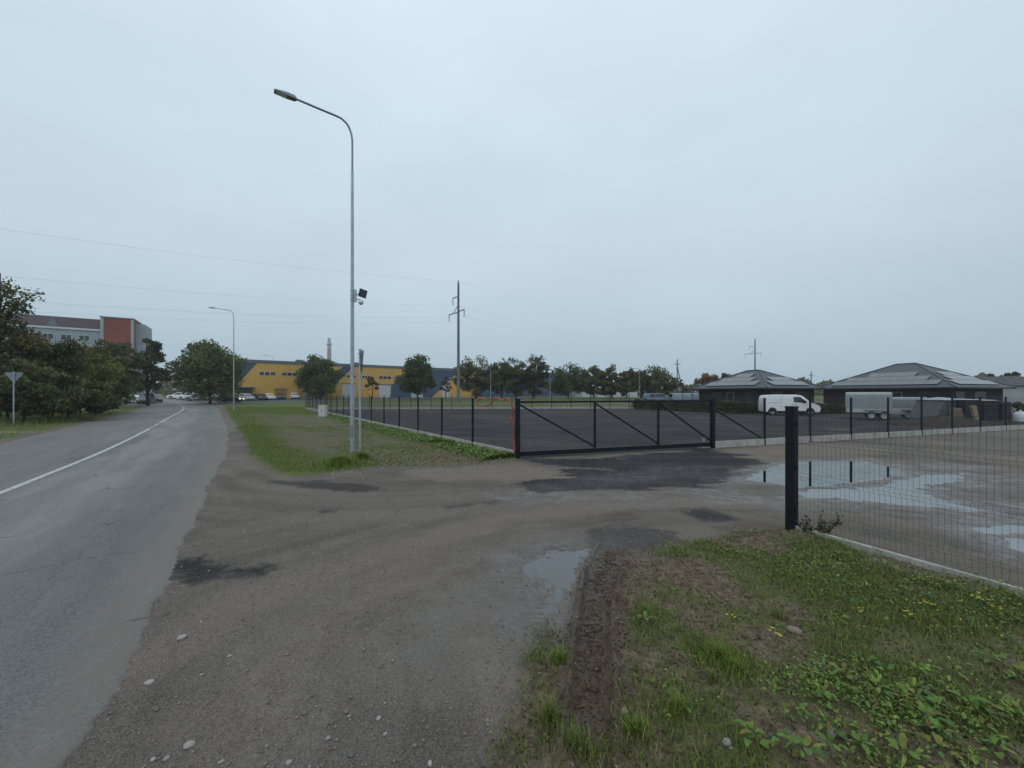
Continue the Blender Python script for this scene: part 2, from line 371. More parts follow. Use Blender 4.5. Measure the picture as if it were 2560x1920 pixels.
# ------------------------------------------------------------------ road geometry
REDGE = [(17.0, -29.0), (11.0, -19.4), (6.2, -11.7), (3.1, -6.7), (1.0, -3.3), (-0.55, -0.75), (-1.5, 0.8), (-2.32, 2.13), (-3.47, 3.96), (-5.16, 6.56), (-7.93, 10.93), (-11.6, 16.4), (-17.2, 24.1), (-27.0, 37.2), (-37.6, 51.3), (-47.5, 63.0), (-62.0, 78.0), (-80.0, 94.0), (-115.0, 122.0)]
ROADW = 7.4
def catmull(P, n=16):
    out = []
    Q = [np.array(P[0]) * 2 - np.array(P[1])] + [np.array(p) for p in P] + [np.array(P[-1]) * 2 - np.array(P[-2])]
    for i in range(1, len(Q) - 2):
        a, b, c, d = Q[i - 1], Q[i], Q[i + 1], Q[i + 2]
        for k in range(n):
            t = k / n; out.append(0.5 * (2 * b + (c - a) * t + (2 * a - 5 * b + 4 * c - d) * t * t + (3 * b - a - 3 * c + d) * t ** 3))
    out.append(Q[-2]); return np.array(out)
RE = catmull(REDGE, 24)
_d = np.gradient(RE, axis=0); _d /= np.linalg.norm(_d, axis=1)[:, None]
RN = np.stack([-_d[:, 1], _d[:, 0]], 1)       # to the left of travel, across the carriageway
RL = RE + RN * ROADW
ROADPOLY = [tuple(p) for p in RE[::6]] + [tuple(p) for p in RL[::-6]]

# ------------------------------------------------------------------ regions of the ground, read off the photograph
def GP(*pts): return [G(*p) for p in pts]
GATE_L, GATE_R = (0.17, 12.2), (7.34, 14.6)
F_CORNER, F_FAR = (-25.5, 49.5), (15.3, 52.3)
R_END = (34.0, 24.3)
N_POST, N_END = (3.93, 5.62), (6.10, 1.11)
VERGE = GP((560, 1016), (570, 1030), (603, 1080), (624, 1127), (660, 1161), (700, 1184), (761, 1191), (838, 1184), (895, 1174), (961, 1167), (1062, 1168), (1162, 1164), (1229, 1157)) + [GATE_L, F_CORNER, (-30, 58), (-36, 62), (-48, 72), (-46, 66)]
YARD = [GATE_L, F_CORNER, F_FAR, (15.6, 50.5), (22.0, 41.5), (26.5, 41.0), (36, 42), (50, 38), (60, 30), R_END, GATE_R]
DARKOUT = GP((1294, 1148), (1320, 1160), (1400, 1172), (1455, 1180), (1515, 1178), (1470, 1190), (1400, 1200), (1310, 1204), (1300, 1217), (1360, 1226), (1460, 1227), (1560, 1226), (1700, 1222), (1760, 1210), (1830, 1190), (1900, 1160), (1890, 1150), (1800, 1128), (1780, 1118))
DARKS = [(GP((425, 1450), (440, 1405), (500, 1397), (560, 1412), (660, 1415), (650, 1432), (580, 1440), (520, 1455), (480, 1466)), 0.9),
         (GP((690, 1205), (800, 1203), (900, 1212), (960, 1222), (900, 1228), (760, 1220)), 0.75),
         (GP((1710, 1275), (1760, 1268), (1830, 1295), (1790, 1305), (1730, 1295)), 0.9),
         (GP((1450, 1330), (1560, 1315), (1690, 1330), (1640, 1365), (1530, 1385), (1460, 1370)), 0.62),
         (GP((780, 1275), (850, 1272), (860, 1280), (800, 1285)), 0.6),
         (GP((1090, 1265), (1240, 1252), (1240, 1258), (1120, 1275)), 0.6)]
SOIL = GP((1230, 1920), (1290, 1760), (1345, 1600), (1380, 1560), (1440, 1540), (1470, 1420), (1500, 1370), (1640, 1385), (1750, 1355), (1850, 1338), (1975, 1342)) + [N_POST, N_END, (7.5, -2.0), (-0.2, -0.5)]
PUD = [(GP((1865, 1199), (1878, 1185), (1911, 1172), (1933, 1163), (1991, 1152), (2160, 1152), (2225, 1168), (2265, 1185), (2193, 1197), (2115, 1207), (2082, 1215), (1994, 1217), (1958, 1212), (1920, 1205)), 0.035, 0.09),
       (GP((1990, 1226), (2102, 1217), (2193, 1215), (2229, 1201), (2290, 1192), (2339, 1184), (2408, 1184), (2412, 1196), (2339, 1215), (2317, 1230), (2388, 1253), (2452, 1272), (2447, 1280), (2356, 1268), (2274, 1265), (2193, 1255), (2095, 1244), (1998, 1246)), 0.024, 0.17),
       (GP((2415, 1316), (2505, 1310), (2620, 1311), (2620, 1334), (2460, 1332)), 0.03, 0.05),
       (GP((2515, 1343), (2640, 1350), (2640, 1390), (2560, 1382), (2522, 1366)), 0.03, 0.05),
       (GP((1318, 1396), (1402, 1362), (1482, 1366), (1470, 1409), (1450, 1445), (1424, 1474), (1408, 1521), (1356, 1547), (1322, 1553), (1344, 1513), (1372, 1477), (1345, 1450), (1308, 1434)), 0.026, 0.05),
       (GP((1500, 1196), (1545, 1190), (1600, 1186), (1640, 1190), (1600, 1199), (1540, 1203)), 0.016, 0.05)]
WATER_Z = -0.013
TRACK = [GP((1500, 1350), (1489, 1380), (1460, 1434), (1450, 1495), (1439, 1564), (1431, 1640), (1420, 1740), (1400, 1900)),
         GP((1575, 1395), (1549, 1452), (1534, 1514), (1529, 1593), (1534, 1650), (1540, 1740), (1545, 1900))]
TMID = [tuple((np.array(a) + np.array(b)) / 2) for a, b in zip(*TRACK)]

FAC0 = (-59.5, 88.0); FDIR = (0.781, 0.6245)    # foot of the yellow building's front
def masks(x, y):
    M = {}
    n1 = fbm(x, y, 1.3, 5, 3); n2 = fbm(x, y, 5.0, 4, 8); n3 = fbm(x, y, 0.25, 4, 21); n4 = fbm(x, y, 19.0, 3, 14); n5 = fbm(x * 0.45 + 0.2 * y, y * 1.3, 1.0, 5, 151)
    dist = np.hypot(x, y); fz = 0.02 * dist + 0.05
    verge = sst(-0.25, 0.25, sdf(x, y, VERGE) + 0.25 * n1 + 0.12 * n2)
    yard = sst(-0.1, 0.1, sdf(x, y, YARD))
    dark = yard * np.clip(0.9 + 0.25 * n5, 0.55, 1)
    dark = np.maximum(dark, sst(-0.12, 0.15, sdf(x, y, DARKOUT) + 0.30 * n1 + 0.15 * n2 + 0.10 * n4 + 1.15 * n5 - 0.12) * 0.97)
    for P, a in DARKS: dark = np.maximum(dark, a * sst(-0.12, 0.12, sdf(x, y, P) + 0.16 * n1 + 0.14 * n2 + 0.08 * n4 + 0.25 * n5))
    soil = sst(-0.15, 0.15, sdf(x, y, SOIL) + 0.10 * n1 + 0.10 * n2)
    pud = np.zeros_like(x); wet = np.zeros_like(x); dep = np.zeros_like(x)
    for P, d, nz in PUD:
        s = sdf(x, y, P); dep = np.maximum(dep, d * sst(-0.10, 0.14, s + nz * 1.6 * n2 + nz * 1.2 * n1 + (0.22 * n4 + 0.10 * n2 - 0.02 if d == 0.026 else 0.03 * n4)))
        wet = np.maximum(wet, sst(-0.9, 0.05, s + 0.3 * n1))
    # far roads and lawns
    nx = (x - FAC0[0]) * FDIR[1] - (y - FAC0[1]) * FDIR[0]      # metres in front of the yellow building
    grey = sst(-1, 1, nx - 1.0) * sst(-1, 1, 19.0 - nx) * sst(60, 64, y)
    dl, _ = pl_dist(x, y, [tuple(p) for p in RL[::6]]); roads = sdf(x, y, ROADPOLY)
    leftside = (roads < 0) & ((x - np.interp(y, RL[:, 1], RL[:, 0])) < 0)
    leftv = np.where(leftside, sst(0.2, 0.9, dl + 0.3 * n1), 0.0)
    path = sst(0.45, 0.2, np.abs((y - 20.4) - 0.12 * (x + 24)) - 0.25 + 0.15 * n1) * (x < -21) * leftv
    far = sst(-0.3, 0.3, -sdf(x, y, [F_CORNER, (-40, 62), (-60, 80), (400, 80), (400, 20), R_END, (60, 30), (50, 38), (36, 42), (26.5, 41), (22, 41.5), (15.6, 50.5), F_FAR]))
    farg = (1 - far) * (y > 45); beyond = sst(78, 82, y)
    fgreen = np.clip(np.maximum(farg, beyond) * ((x < 19) | (y > 84)) * (1 - grey) * (0.75 + 0.4 * n3), 0, 1)
    foot = (1 - far) * sst(1.4, 0.9, np.abs(y - 72.5 - 0.01 * x)) * (x > -24) * (x < 20)
    # vivid grass along the shoulder, the near tip and the fence foot
    ed = sdf(x, y, VERGE); df, _ = pl_dist(x, y, [GATE_L, F_CORNER])
    e0, _ = pl_dist(x, y, GP((560, 1016), (570, 1030), (603, 1080), (624, 1127), (660, 1161), (700, 1184), (761, 1191), (838, 1184), (870, 1180)))
    g1 = sst(1.9, 0.5, e0 + 0.9 * n1) + sst(1.5, 0.3, df + 0.6 * n1) * 0.8 + sst(34, 44, y + 4 * n3) + 0.50 * sst(0.0, 0.5, n3 + 0.8 * n1) + 0.02
    vg = verge * np.clip(g1, 0, 1) * (0.8 + 0.2 * n2)
    lg = leftv * np.clip(0.75 + 0.5 * n1, 0, 1) * (1 - path)
    green = np.clip(np.maximum.reduce([vg, lg, fgreen]) * (1 - foot), 0, 1)
    dtg, _ = pl_dist(x, y, TMID); sg = soil * sst(0.05, 0.45, fbm(x, y, 1.1, 4, 55) + 0.25 * n2 + 0.25) * 0.55 * sst(0.35, 0.6, dtg)
    green = np.maximum(green, sg)
    tan = np.clip(sst(0.0, 0.5, n3 + 0.4 * n1) * 0.55 * (1 - soil) * (1 - yard), 0, 1)
    tan = np.maximum(tan, 0.85 * sst(-0.3, 0.2, sdf(x, y, GP((1000, 1180), (1290, 1160), (1330, 1166), (1440, 1182), (1500, 1180), (1400, 1195), (1290, 1200), (1100, 1205))) + 0.3 * n1))
    tan = np.maximum(tan, 0.7 * sst(-0.4, 0.3, sdf(x, y, GP((1790, 1125), (1900, 1115), (2100, 1108), (2220, 1115), (2180, 1135), (2000, 1142), (1900, 1146))) + 0.4 * n1))
    tan = np.maximum(np.maximum(tan, foot), path)
    for TP, a in (([(430, 1640), (620, 1500), (860, 1420), (1080, 1350), (1280, 1290), (1480, 1268), (1720, 1254), (2000, 1258)], 0.75), ([(500, 1820), (760, 1600), (960, 1480), (1160, 1390), (1330, 1320)], 0.35), ([(560, 1330), (760, 1300), (1000, 1285), (1240, 1275), (1450, 1250), (1650, 1236)], 0.45), ([(620, 1200), (760, 1245), (960, 1262), (1200, 1240)], 0.4)):
        dd, _ = pl_dist(x, y, GP(*TP)); tan = np.maximum(tan, a * sst(0.55, 0.1, dd + 0.35 * n1 + 0.12 * n2) * (1 - soil))
    # a broad damp run across the turning place and dark trodden mud in front
    wetrun = sst(-0.6, 0.5, sdf(x, y, GP((1500, 1180), (1700, 1165), (1870, 1160), (2100, 1145), (2400, 1150), (2560, 1200), (2560, 1310), (2300, 1290), (2000, 1270), (1700, 1250), (1500, 1262), (1200, 1262), (1180, 1240), (1450, 1215))) + 0.8 * n1)
    wet = np.maximum(wet, wetrun * np.clip(0.45 + 0.8 * n1, 0, 1))
    wet = np.maximum(wet, 0.6 * sst(-0.2, 0.3, sdf(x, y, GP((900, 1680), (1010, 1520), (1150, 1450), (1290, 1400), (1330, 1560), (1290, 1680), (1230, 1740), (1050, 1760))) + 0.25 * n1 + 0.1 * n2))
    wet = np.maximum(wet, 0.95 * sst(-0.5, 0.3, sdf(x, y, GP((2000, 1222), (2230, 1192), (2420, 1180), (2560, 1185), (2560, 1215), (2400, 1225), (2560, 1275), (2560, 1345), (2430, 1335), (2250, 1275), (2000, 1258))) + 0.5 * n1 + 0.2 * n2) * np.clip(0.75 + 0.5 * n2, 0, 1))
    wet = np.maximum(wet, 0.35 * yard * sst(0.0, 0.5, n3)); wet = np.clip(wet * (1 - 0.8 * verge) * (1 - 0.55 * dark), 0, 1)
    dt, stt = pl_dist(x, y, TMID); rust = sst(0.33, 0.16, dt + 0.09 * n1 + 0.07 * n4) * sst(0.1, 0.6, stt) * np.clip(0.65 + 0.5 * n2 + 0.5 * n4, 0, 1)
    wet = np.maximum(wet, 0.75 * sst(0.30, 0.18, dt) * sst(0.2, 0.6, stt) * sst(3.6, 3.0, stt) * np.clip(0.5 - 0.5 * np.cos(2 * pi * stt / 0.085) + 0.6 * n4, 0, 1))
    rust = np.maximum(rust, 0.7 * sst(-0.15, 0.1, sdf(x, y, GP((1780, 1318), (1900, 1310), (1975, 1318), (1975, 1345), (1880, 1345))) + 0.2 * n1))
    rust = np.maximum(rust, 0.5 * sst(-0.1, 0.1, sdf(x, y, GP((1520, 1275), (1590, 1268), (1600, 1300), (1560, 1312), (1520, 1300))) + 0.2 * n2))
    # heights
    dnf, _ = pl_dist(x, y, [N_POST, N_END])
    z = rise_np(y) + 0.006 * n1 * np.exp(-dist / 40)
    z = z + (0.012 * n2 + 0.007 * n4) * soil + 0.025 * soil * np.clip(n1 + 0.2, 0, 1) + 0.11 * soil * sst(1.4, 0.15, dnf) + 0.03 * verge + 0.025 * leftv
    z = z - dep
    for T in TRACK:
        dr, sr = pl_dist(x, y, T); z = z + 0.085 * np.exp(-(dr / 0.034) ** 2) * sst(0.0, 0.35, sr) * (0.75 + 0.4 * n2 + 0.2 * n4)
    tread = np.cos(2 * pi * stt / 0.085) * np.exp(-(dt / 0.16) ** 4)
    z = z + (0.022 * tread * (0.7 + 0.6 * n4) + 0.012 * n4 - 0.035 * np.exp(-(dt / 0.17) ** 4)) * sst(0.5, 0.9, stt) * sst(4.6, 3.9, stt)
    dt2 = np.abs(dt - 0.42); z = z + 0.018 * (np.cos(2 * pi * stt / 0.085) * 0.7 + n4) * np.exp(-(dt2 / 0.14) ** 4) * sst(0.5, 0.9, stt) * sst(2.4, 2.0, stt) * (x < 0.3)
    z = np.where(roads > -0.02, z - 0.045 * sst(0.0, 0.25, roads), z)
    z = z + 0.02 * (1 - sst(0.0, 0.5, -roads)) * (roads < 0) * 0.5
    da, sa = pl_dist(x, y, GP((330, 1900), (430, 1640), (620, 1500), (860, 1420), (1080, 1350), (1280, 1290), (1480, 1268), (1720, 1254), (2000, 1258), (2400, 1300)))
    dead = 0.5 + 0.85 * (0.55 * fbm(da * 1.5, sa * 0.16, 1.0, 4, 131) + 0.45 * fbm(da * 4.5, sa * 0.35, 1.0, 3, 137) + 0.35 * n1)
    db, sb = pl_dist(x, y, GP((520, 1160), (640, 1215), (900, 1235), (1250, 1225), (1600, 1240)))
    dead = np.where(db < da, 0.5 + 0.85 * (0.6 * fbm(db * 1.8, sb * 0.14, 1.0, 4, 141) + 0.4 * fbm(db * 5, sb * 0.4, 1.0, 3, 143) + 0.35 * n1), dead)
    M.update(z=z, m1=np.stack([dark * (1 - verge), verge * (1 - 0.3 * green), wet], 1), m2=np.stack([green, soil, tan * (1 - verge * 0.5)], 1), m3=np.stack([grey, rust, dead], 1), green=green, soil=soil, verge=verge, leftv=leftv, path=path)
    return M

def build_ground():
    th = np.concatenate([np.radians(np.linspace(90 - 62, 90 + 62, 760, endpoint=False)), np.radians(np.linspace(90 + 62, 450 - 62, 110, endpoint=False))])
    rr = np.concatenate([[0.25, 0.6, 1.0, 1.4], np.geomspace(1.75, 6.5, 330, endpoint=False), np.geomspace(6.5, 120, 330), np.geomspace(130, 2800, 24)])
    T, RR = np.meshgrid(th, rr); x = (RR * np.cos(T)).ravel(); y = (RR * np.sin(T)).ravel()
    M = masks(x, y); nT = len(th); nR = len(rr)
    v = np.stack([x, y, M['z']], 1); v = np.vstack([v, [[0, 0, 0]]])
    i = np.arange(nR - 1)[:, None] * nT; j = np.arange(nT)[None, :]; j2 = (j + 1) % nT
    q = np.stack([i + j, i + j2, i + nT + j2, i + nT + j], -1).reshape(-1, 4)[:, ::-1]
    c = len(v) - 1; t = np.stack([np.full(nT, c), np.arange(nT), (np.arange(nT) + 1) % nT], 1)
    cols = {k: np.vstack([M[k], [[0, 0, 0]]]) for k in ('m1', 'm2', 'm3')}
    o = link_mesh('ground', np_mesh('ground', v, q, t, cols, True), M_ground)
    # faces must look up
    if o.data.polygons[nT * 200].normal.z < 0: o.data.flip_normals()
    tag(o, 'brown gravel, black millings and muddy verges', None, None, 'structure')
build_ground()

def build_road():
    nu = 30; n = 1400
    s = np.concatenate([[0], np.cumsum(np.linalg.norm(np.diff(RE, axis=0), axis=1))])
    t0 = s[np.argmin(np.abs(RE[:, 1] - 1.0))]
    ss = np.concatenate([np.linspace(0, t0, 60, endpoint=False), t0 + (np.geomspace(1, 200, n) - 1) / 199 * (s[-1] - t0)])
    ex = np.interp(ss, s, RE[:, 0]); ey = np.interp(ss, s, RE[:, 1]); nxn = np.interp(ss, s, RN[:, 0]); nyn = np.interp(ss, s, RN[:, 1])
    rag = 0.13 * fbm(ex, ey, 0.9, 5, 31) + 0.07 * fbm(ex, ey, 6, 4, 37); rag2 = 0.15 * fbm(ex, ey, 0.5, 5, 41)
    us = np.concatenate([[0, 0.002, 0.008], np.linspace(0.02, 0.98, nu), [0.992, 0.998, 1.0]])
    V = []; A = []
    for k, u in enumerate(us):
        off = -rag * (1 - u) + (ROADW + rag2) * u
        z = rise_np(ey + nyn * off) + 0.014 - 0.035 * (u in (0, 1.0)) - 0.006 * (k in (1, len(us) - 2))
        V.append(np.stack([ex + nxn * off, ey + nyn * off, z], 1))
        e = max(0.0, 1 - min(u, 1 - u) / 0.07); A.append(np.stack([np.full(len(ss), u), np.full(len(ss), e), ss / 200], 1))
    m = len(ss); K = len(us); v = np.concatenate(V); i = np.arange(K - 1)[:, None] * m; j = np.arange(m - 1)[None, :]
    q = np.stack([i + j, i + j + 1, i + m + j + 1, i + m + j], -1).reshape(-1, 4)
    o = link_mesh('road', np_mesh('road', v, q, None, {'m1': np.concatenate(A)}, True), M_road)
    tag(o, 'worn grey asphalt road bending away on the left', None, None, 'structure')
    # centre line: paint 4 mm proud, worn through in places
    pm = bpy.data.materials.new('road_paint'); g = NG(pm); p = g.pos()
    wear = g.rng(g.m('ADD', g.noise(p, 9, 6, 0.7), g.m('MULTIPLY', g.noise(p, 60, 4), 0.4)), 0.52, 0.78)
    g.bsdf(g.mix(g.m('MULTIPLY', wear, 0.75), (0.62, 0.63, 0.60), (0.22, 0.225, 0.22)), 0.6, 0, g.bump(g.noise(p, 70, 4), 0.3, 0.006))
    V = []; Q = []
    off0, off1 = 3.44, 3.57
    keep = np.ones(m, bool)
    sy = ey + nyn * 3.5
    for a, b in ((22.6, 23.0), (23.9, 24.4), (26.0, 26.7)): keep[(sy > a) & (sy < b)] = False
    keep[(ss < 5) | (sy > 68)] = False
    jit = 0.012 * fbm(ex, ey, 8, 3, 71)
    for k in range(m):
        for off in (off0 + jit[k], off1 - jit[k] * 0.7):
            V.append((ex[k] + nxn[k] * off, ey[k] + nyn[k] * off, rise(ey[k] + nyn[k] * off) + 0.0185))
        if k and keep[k] and keep[k - 1]: Q.append((2 * k - 2, 2 * k - 1, 2 * k + 1, 2 * k))
    o = link_mesh('lane_marking', np_mesh('lane_marking', V, Q), pm); tag(o, 'worn white centre line painted along the asphalt road', None, None, 'structure')
build_road()

def build_puddles():
    labs = ['large rain puddle behind the near fence post reflecting the sky', 'long shallow puddle stretching behind the near wire fence', 'narrow puddle at the picture edge seen through wire mesh', 'small puddle low at the picture edge behind the kerb board', 'muddy puddle beside the tyre ruts in the foreground', 'thin film of water on the black millings by the gate']
    for i, ((P, d, nz), lab) in enumerate(zip(PUD, labs)):
        cx = sum(p[0] for p in P) / len(P); cy = sum(p[1] for p in P) / len(P)
        pts = sorted((cx + (x - cx) * 1.06, cy + (y - cy) * 1.06) for x, y in P)
        def half(seq):
            h = []
            for q in seq:
                while len(h) > 1 and (h[-1][0] - h[-2][0]) * (q[1] - h[-2][1]) - (h[-1][1] - h[-2][1]) * (q[0] - h[-2][0]) <= 0: h.pop()
                h.append(q)
            return h
        hull = half(pts)[:-1] + half(pts[::-1])[:-1]
        z = WATER_Z - 0.001 * i
        o = MB().add([(x, y, z) for x, y in hull], [tuple(range(len(hull)))]).build('puddle', M_film if i == 4 else M_water)
        if o.data.polygons[0].normal.z < 0: o.data.flip_normals()
        tag(o, lab, None, None, 'structure')
build_puddles()

# ------------------------------------------------------------------ fences and gate
def wire_panel_mesh(name, w, z0, z1, step=0.05, r=0.0024, folds=(0.12, 0.62, 1.12), depth=0.035, double=False):
    mb = MB(); H = z1 - z0
    prof = [(0.0, 0.0)]
    for f in folds:
        if f + 0.1 < H: prof += [(f, 0.0), (f + 0.05, -depth), (f + 0.10, 0.0)]
    prof.append((H, 0.0)); n = int(round(w / step))
    for i in range(n + 1):
        x = min(max(i * w / n, 0.01), w - 0.01)
        mb.tube([(x, y, z0 + z) for z, y in prof], r, 3, False)
    for z, y in prof:
        mb.tube([(0, y - 0.005, z0 + z), (w, y - 0.005, z0 + z)], r, 3, False)
    return mb.mesh(name)
def rz_of(a, b): return atan2(b[1] - a[1], b[0] - a[0])
def fence(label, A, B, n, skip_first=False, skip_last=False, H=1.8, plinth=0.24, zfun=None, step=0.05, wr=0.0018):
    L = sqrt((B[0] - A[0]) ** 2 + (B[1] - A[1]) ** 2); s = L / n
    root = thing('wire_mesh_fence', label, 'fence', (A[0], A[1], 0), rz_of(A, B))
    pm = MB().box(-0.032, 0.032, -0.03, 0.03, -0.05, H).box(-0.036, 0.036, -0.034, 0.034, H, H + 0.012).mesh('post', False, 0.003); pm.materials.append(M_post)
    wm = wire_panel_mesh('wire_panel', s - 0.07, plinth + 0.03, H - 0.04, step, wr); wm.materials.append(M_wire)
    km = MB().box(0.04, s - 0.04, -0.025, 0.025, -0.08, plinth).mesh('plinth_board', False, 0.006); km.materials.append(M_conc)
    for i in range(n + 1):
        if (i == 0 and skip_first) or (i == n and skip_last): continue
        link_mesh('post', pm, None, root, (i * s, 0, 0))
    for i in range(n):
        w = link_mesh('wire_panel', wm, None, root, (i * s + 0.035, 0, 0)); w['kind'] = 'stuff'
        link_mesh('plinth_board', km, None, root, (i * s, 0, 0.004 * sin(i * 2.3)), (0, 0.003 * sin(i * 5.1), 0))
    return root
FA = (GATE_L[0] - 0.09, GATE_L[1] + 0.13)
fence('anthracite wire mesh fence running back along the grass verge', FA, F_CORNER, 17, True)
fence('low-looking wire mesh fence across the far end of the dark yard', F_CORNER, F_FAR, 16, True)
_dr = np.array(R_END) - np.array(GATE_R); _dr /= np.linalg.norm(_dr)
fence('anthracite wire mesh fence on pale concrete boards beyond the gate', tuple(np.array(GATE_R) + _dr * 0.02), R_END, 11, True)
NF = fence('near wire mesh fence with a thick end post beside the weeds', N_POST, N_END, 2, True, plinth=0.155, wr=0.0015)

def big_post(label, loc, rz, w, H, caps=True):
    t = thing('gate_post', label, 'post', (loc[0], loc[1], 0), rz)
    MB().box(-w / 2, w / 2, -w / 2, w / 2, -0.1, H).build('shaft', M_post, t, False, 0.006)
    MB().box(-w / 2 - 0.006, w / 2 + 0.006, -w / 2 - 0.006, w / 2 + 0.006, H, H + 0.018).build('cap', M_black, t, False, 0.004)
    for z in (0.35, 0.95, 1.55): MB().box(w / 2, w / 2 + 0.02, -0.02, 0.02, z, z + 0.05).build('clamp', M_black, t, False, 0.002)
    return t
GRZ = rz_of(GATE_L, GATE_R); GDIR = (cos(GRZ), sin(GRZ))
big_post('thick dark post at the edge of the near wire fence, foot in weeds', N_POST, rz_of(N_POST, N_END), 0.115, 1.80)
big_post('thick dark gate post at the end nearest the red conduit', GATE_L, GRZ, 0.13, 1.82)
big_post('thick dark gate post where the concrete fence boards begin', GATE_R, GRZ, 0.11, 1.80)

def gate():
    off = 0.10; P = (GATE_L[0] - GDIR[1] * off, GATE_L[1] + GDIR[0] * off)
    root = thing('sliding_gate', 'black cantilever sliding gate with diagonal braces closing the yard', 'gate', (P[0], P[1], 0), GRZ)
    gx = lambda px: on_plane(px, 1000, P, GDIR)[0]
    x0, xe = 0.02, gx(1779); xs = [gx(1484.8), gx(1643.6)]; xt = gx(1910)
    zt, zb0, zb1 = 1.755, 0.06, 0.20
    B = lambda nm, *a: MB().box(*a).build(nm, M_post, root, False, 0.004)
    B('bottom_beam', x0, xt, -0.045, 0.045, zb0, zb1); B('top_rail', x0, xe, -0.03, 0.03, zt - 0.06, zt)
    for x in [x0, *xs, xe - 0.06]: B('stile', x, x + 0.06, -0.03, 0.03, zb1, zt - 0.06)
    ends = [x0, *xs, xe - 0.06]
    for a, b in zip(ends[:-1], ends[1:]):
        MB().bar((a + 0.06, 0.0, zt - 0.10), (b, 0.0, zb1 + 0.06), 0.045, 0.05).build('brace', M_post, root)
    MB().bar((xe + 0.01, 0.0, zt - 0.30), (xt - 0.05, 0.0, zb1 + 0.02), 0.045, 0.05).build('tail_brace', M_post, root)
    for a, b in zip(ends[:-1], ends[1:]):
        w = link_mesh('wire_panel', wire_panel_mesh('wire_panel', b - a - 0.08, zb1 + 0.01, zt - 0.07, 0.05, 0.0022, ()), M_wire, root, (a + 0.07, -0.012, 0)); w['kind'] = 'stuff'
    MB().box(xe - 0.30, xe - 0.18, 0.05, 0.16, 0.02, 0.34).build('roller_carriage', M_galv, root, False, 0.01)
    MB().box(xe - 0.45, xe - 0.05, -0.02, 0.20, 0.0, 0.04).build('carriage_plate', M_conc, root)
gate()

def conduit():
    d = np.array(F_CORNER) - np.array(FA); d /= np.linalg.norm(d); nrm = np.array([d[1], -d[0]]);
    if nrm[1] > 0: nrm = -nrm
    P0 = np.array(FA) + nrm * 0.09
    c4 = [(300, 690), (262, 671), (224, 678), (206, 705), (224, 736), (262, 746), (308, 738), (342, 716), (360, 688), (386, 670), (420, 680), (452, 690), (488, 675), (520, 690), (535, 730), (541, 780), (531, 830), (526, 880), (533, 920)]
    px = [(1140 + a / 3.814, 820 + b / 3.814) for a, b in c4] + [(560 + a / 2.989, 960 + b / 2.989) for a, b in ((2152, 250), (2164, 330), (2160, 400), (2168, 460), (2172, 505))]
    pts = []
    for i, (a, b) in enumerate(px):
        s, z = on_plane(a, b, P0, d); q = P0 + d * s + nrm * 0.03 * sin(i * 1.1); pts.append((q[0], q[1], max(z, 0.05)))
    pts = [tuple(p) for p in catmull(pts, 6)]
    rad = [0.021 + 0.002 * (i % 2) for i in range(len(pts))]
    o = MB().tube(pts, rad, 8).build('cable_conduit', M_red, None, True); tag(o, 'loose red plastic conduit looped over the fence beside the gate post', 'conduit')
conduit()

# ------------------------------------------------------------------ lamps, signs, poles, cabinet
def street_lamp(label, loc, sc=1.0, group='street lamps along the road'):
    t = thing('street_lamp', label, 'street lamp', (loc[0], loc[1], rise(loc[1])), 0, group)
    lx, ly = -0.82, -0.57
    P = lambda L, z: (lx * L * sc, ly * L * sc, z * sc)
    MB().tube([P(0, -0.2), P(0, 0.05), P(0, 1.2), P(0, 9.3)], [0.075, 0.075, 0.066, 0.042], 12).build('pole', M_galv, t, True)
    MB().tube([P(0, 0), P(0, 0.03)], 0.14, 12).build('base_flange', M_galv_d, t)
    MB().box(-0.05 * sc, 0.05 * sc, -0.088, -0.055, 0.55, 0.95).build('hatch', M_galv_d, t, False, 0.004)
    arc = [P(0, 9.25), P(0, 10.2), P(0.015, 10.45), P(0.06, 10.63), P(0.15, 10.80), P(0.28, 10.90), P(0.45, 10.95), P(1.0, 10.98), P(1.68, 11.02)]
    MB().tube([tuple(p) for p in catmull(arc, 5)], 0.032, 10).build('arm', M_galv_d, t, True)
    h = MB(); side = Vector((-ly, lx, 0))
    def ring(L, w, z0, z1):
        c = Vector(P(L, 0)); a = c + side * w * sc; b = c - side * w * sc
        return [(a.x, a.y, z0 * sc), (b.x, b.y, z0 * sc), (b.x * 0.6 + c.x * 0.4, b.y * 0.6 + c.y * 0.4, z1 * sc), (a.x * 0.6 + c.x * 0.4, a.y * 0.6 + c.y * 0.4, z1 * sc)]
    rings = [ring(1.62, 0.04, 10.99, 11.05), ring(1.68, 0.09, 10.975, 11.09), ring(1.90, 0.11, 10.98, 11.10), ring(2.20, 0.11, 11.0, 11.06), ring(2.23, 0.10, 11.01, 11.045)]
    vs = [p for r in rings for p in r]; fs = [(0, 1, 2, 3)] + [(i * 4 + k, i * 4 + (k + 1) % 4, i * 4 + 4 + (k + 1) % 4, i * 4 + 4 + k) for i in range(4) for k in range(4)] + [(16, 17, 18, 19)]
    hd = h.add(vs, fs).build('lamp_head', surf('lamp_casting', (0.20, 0.22, 0.24), 0.5, 0.3), t, True, 0.008)
    MB().hexa([Vector(P(1.90, 10.966)) + side * 0.08 * sc, Vector(P(1.90, 10.966)) - side * 0.08 * sc, Vector(P(2.17, 10.986)) - side * 0.08 * sc, Vector(P(2.17, 10.986)) + side * 0.08 * sc,
               Vector(P(1.90, 10.979)) + side * 0.08 * sc, Vector(P(1.90, 10.979)) - side * 0.08 * sc, Vector(P(2.17, 10.999)) - side * 0.08 * sc, Vector(P(2.17, 10.999)) + side * 0.08 * sc]).build('lamp_lens', M_lens, hd)
    return t
LAMP = (-5.27, 13.2)
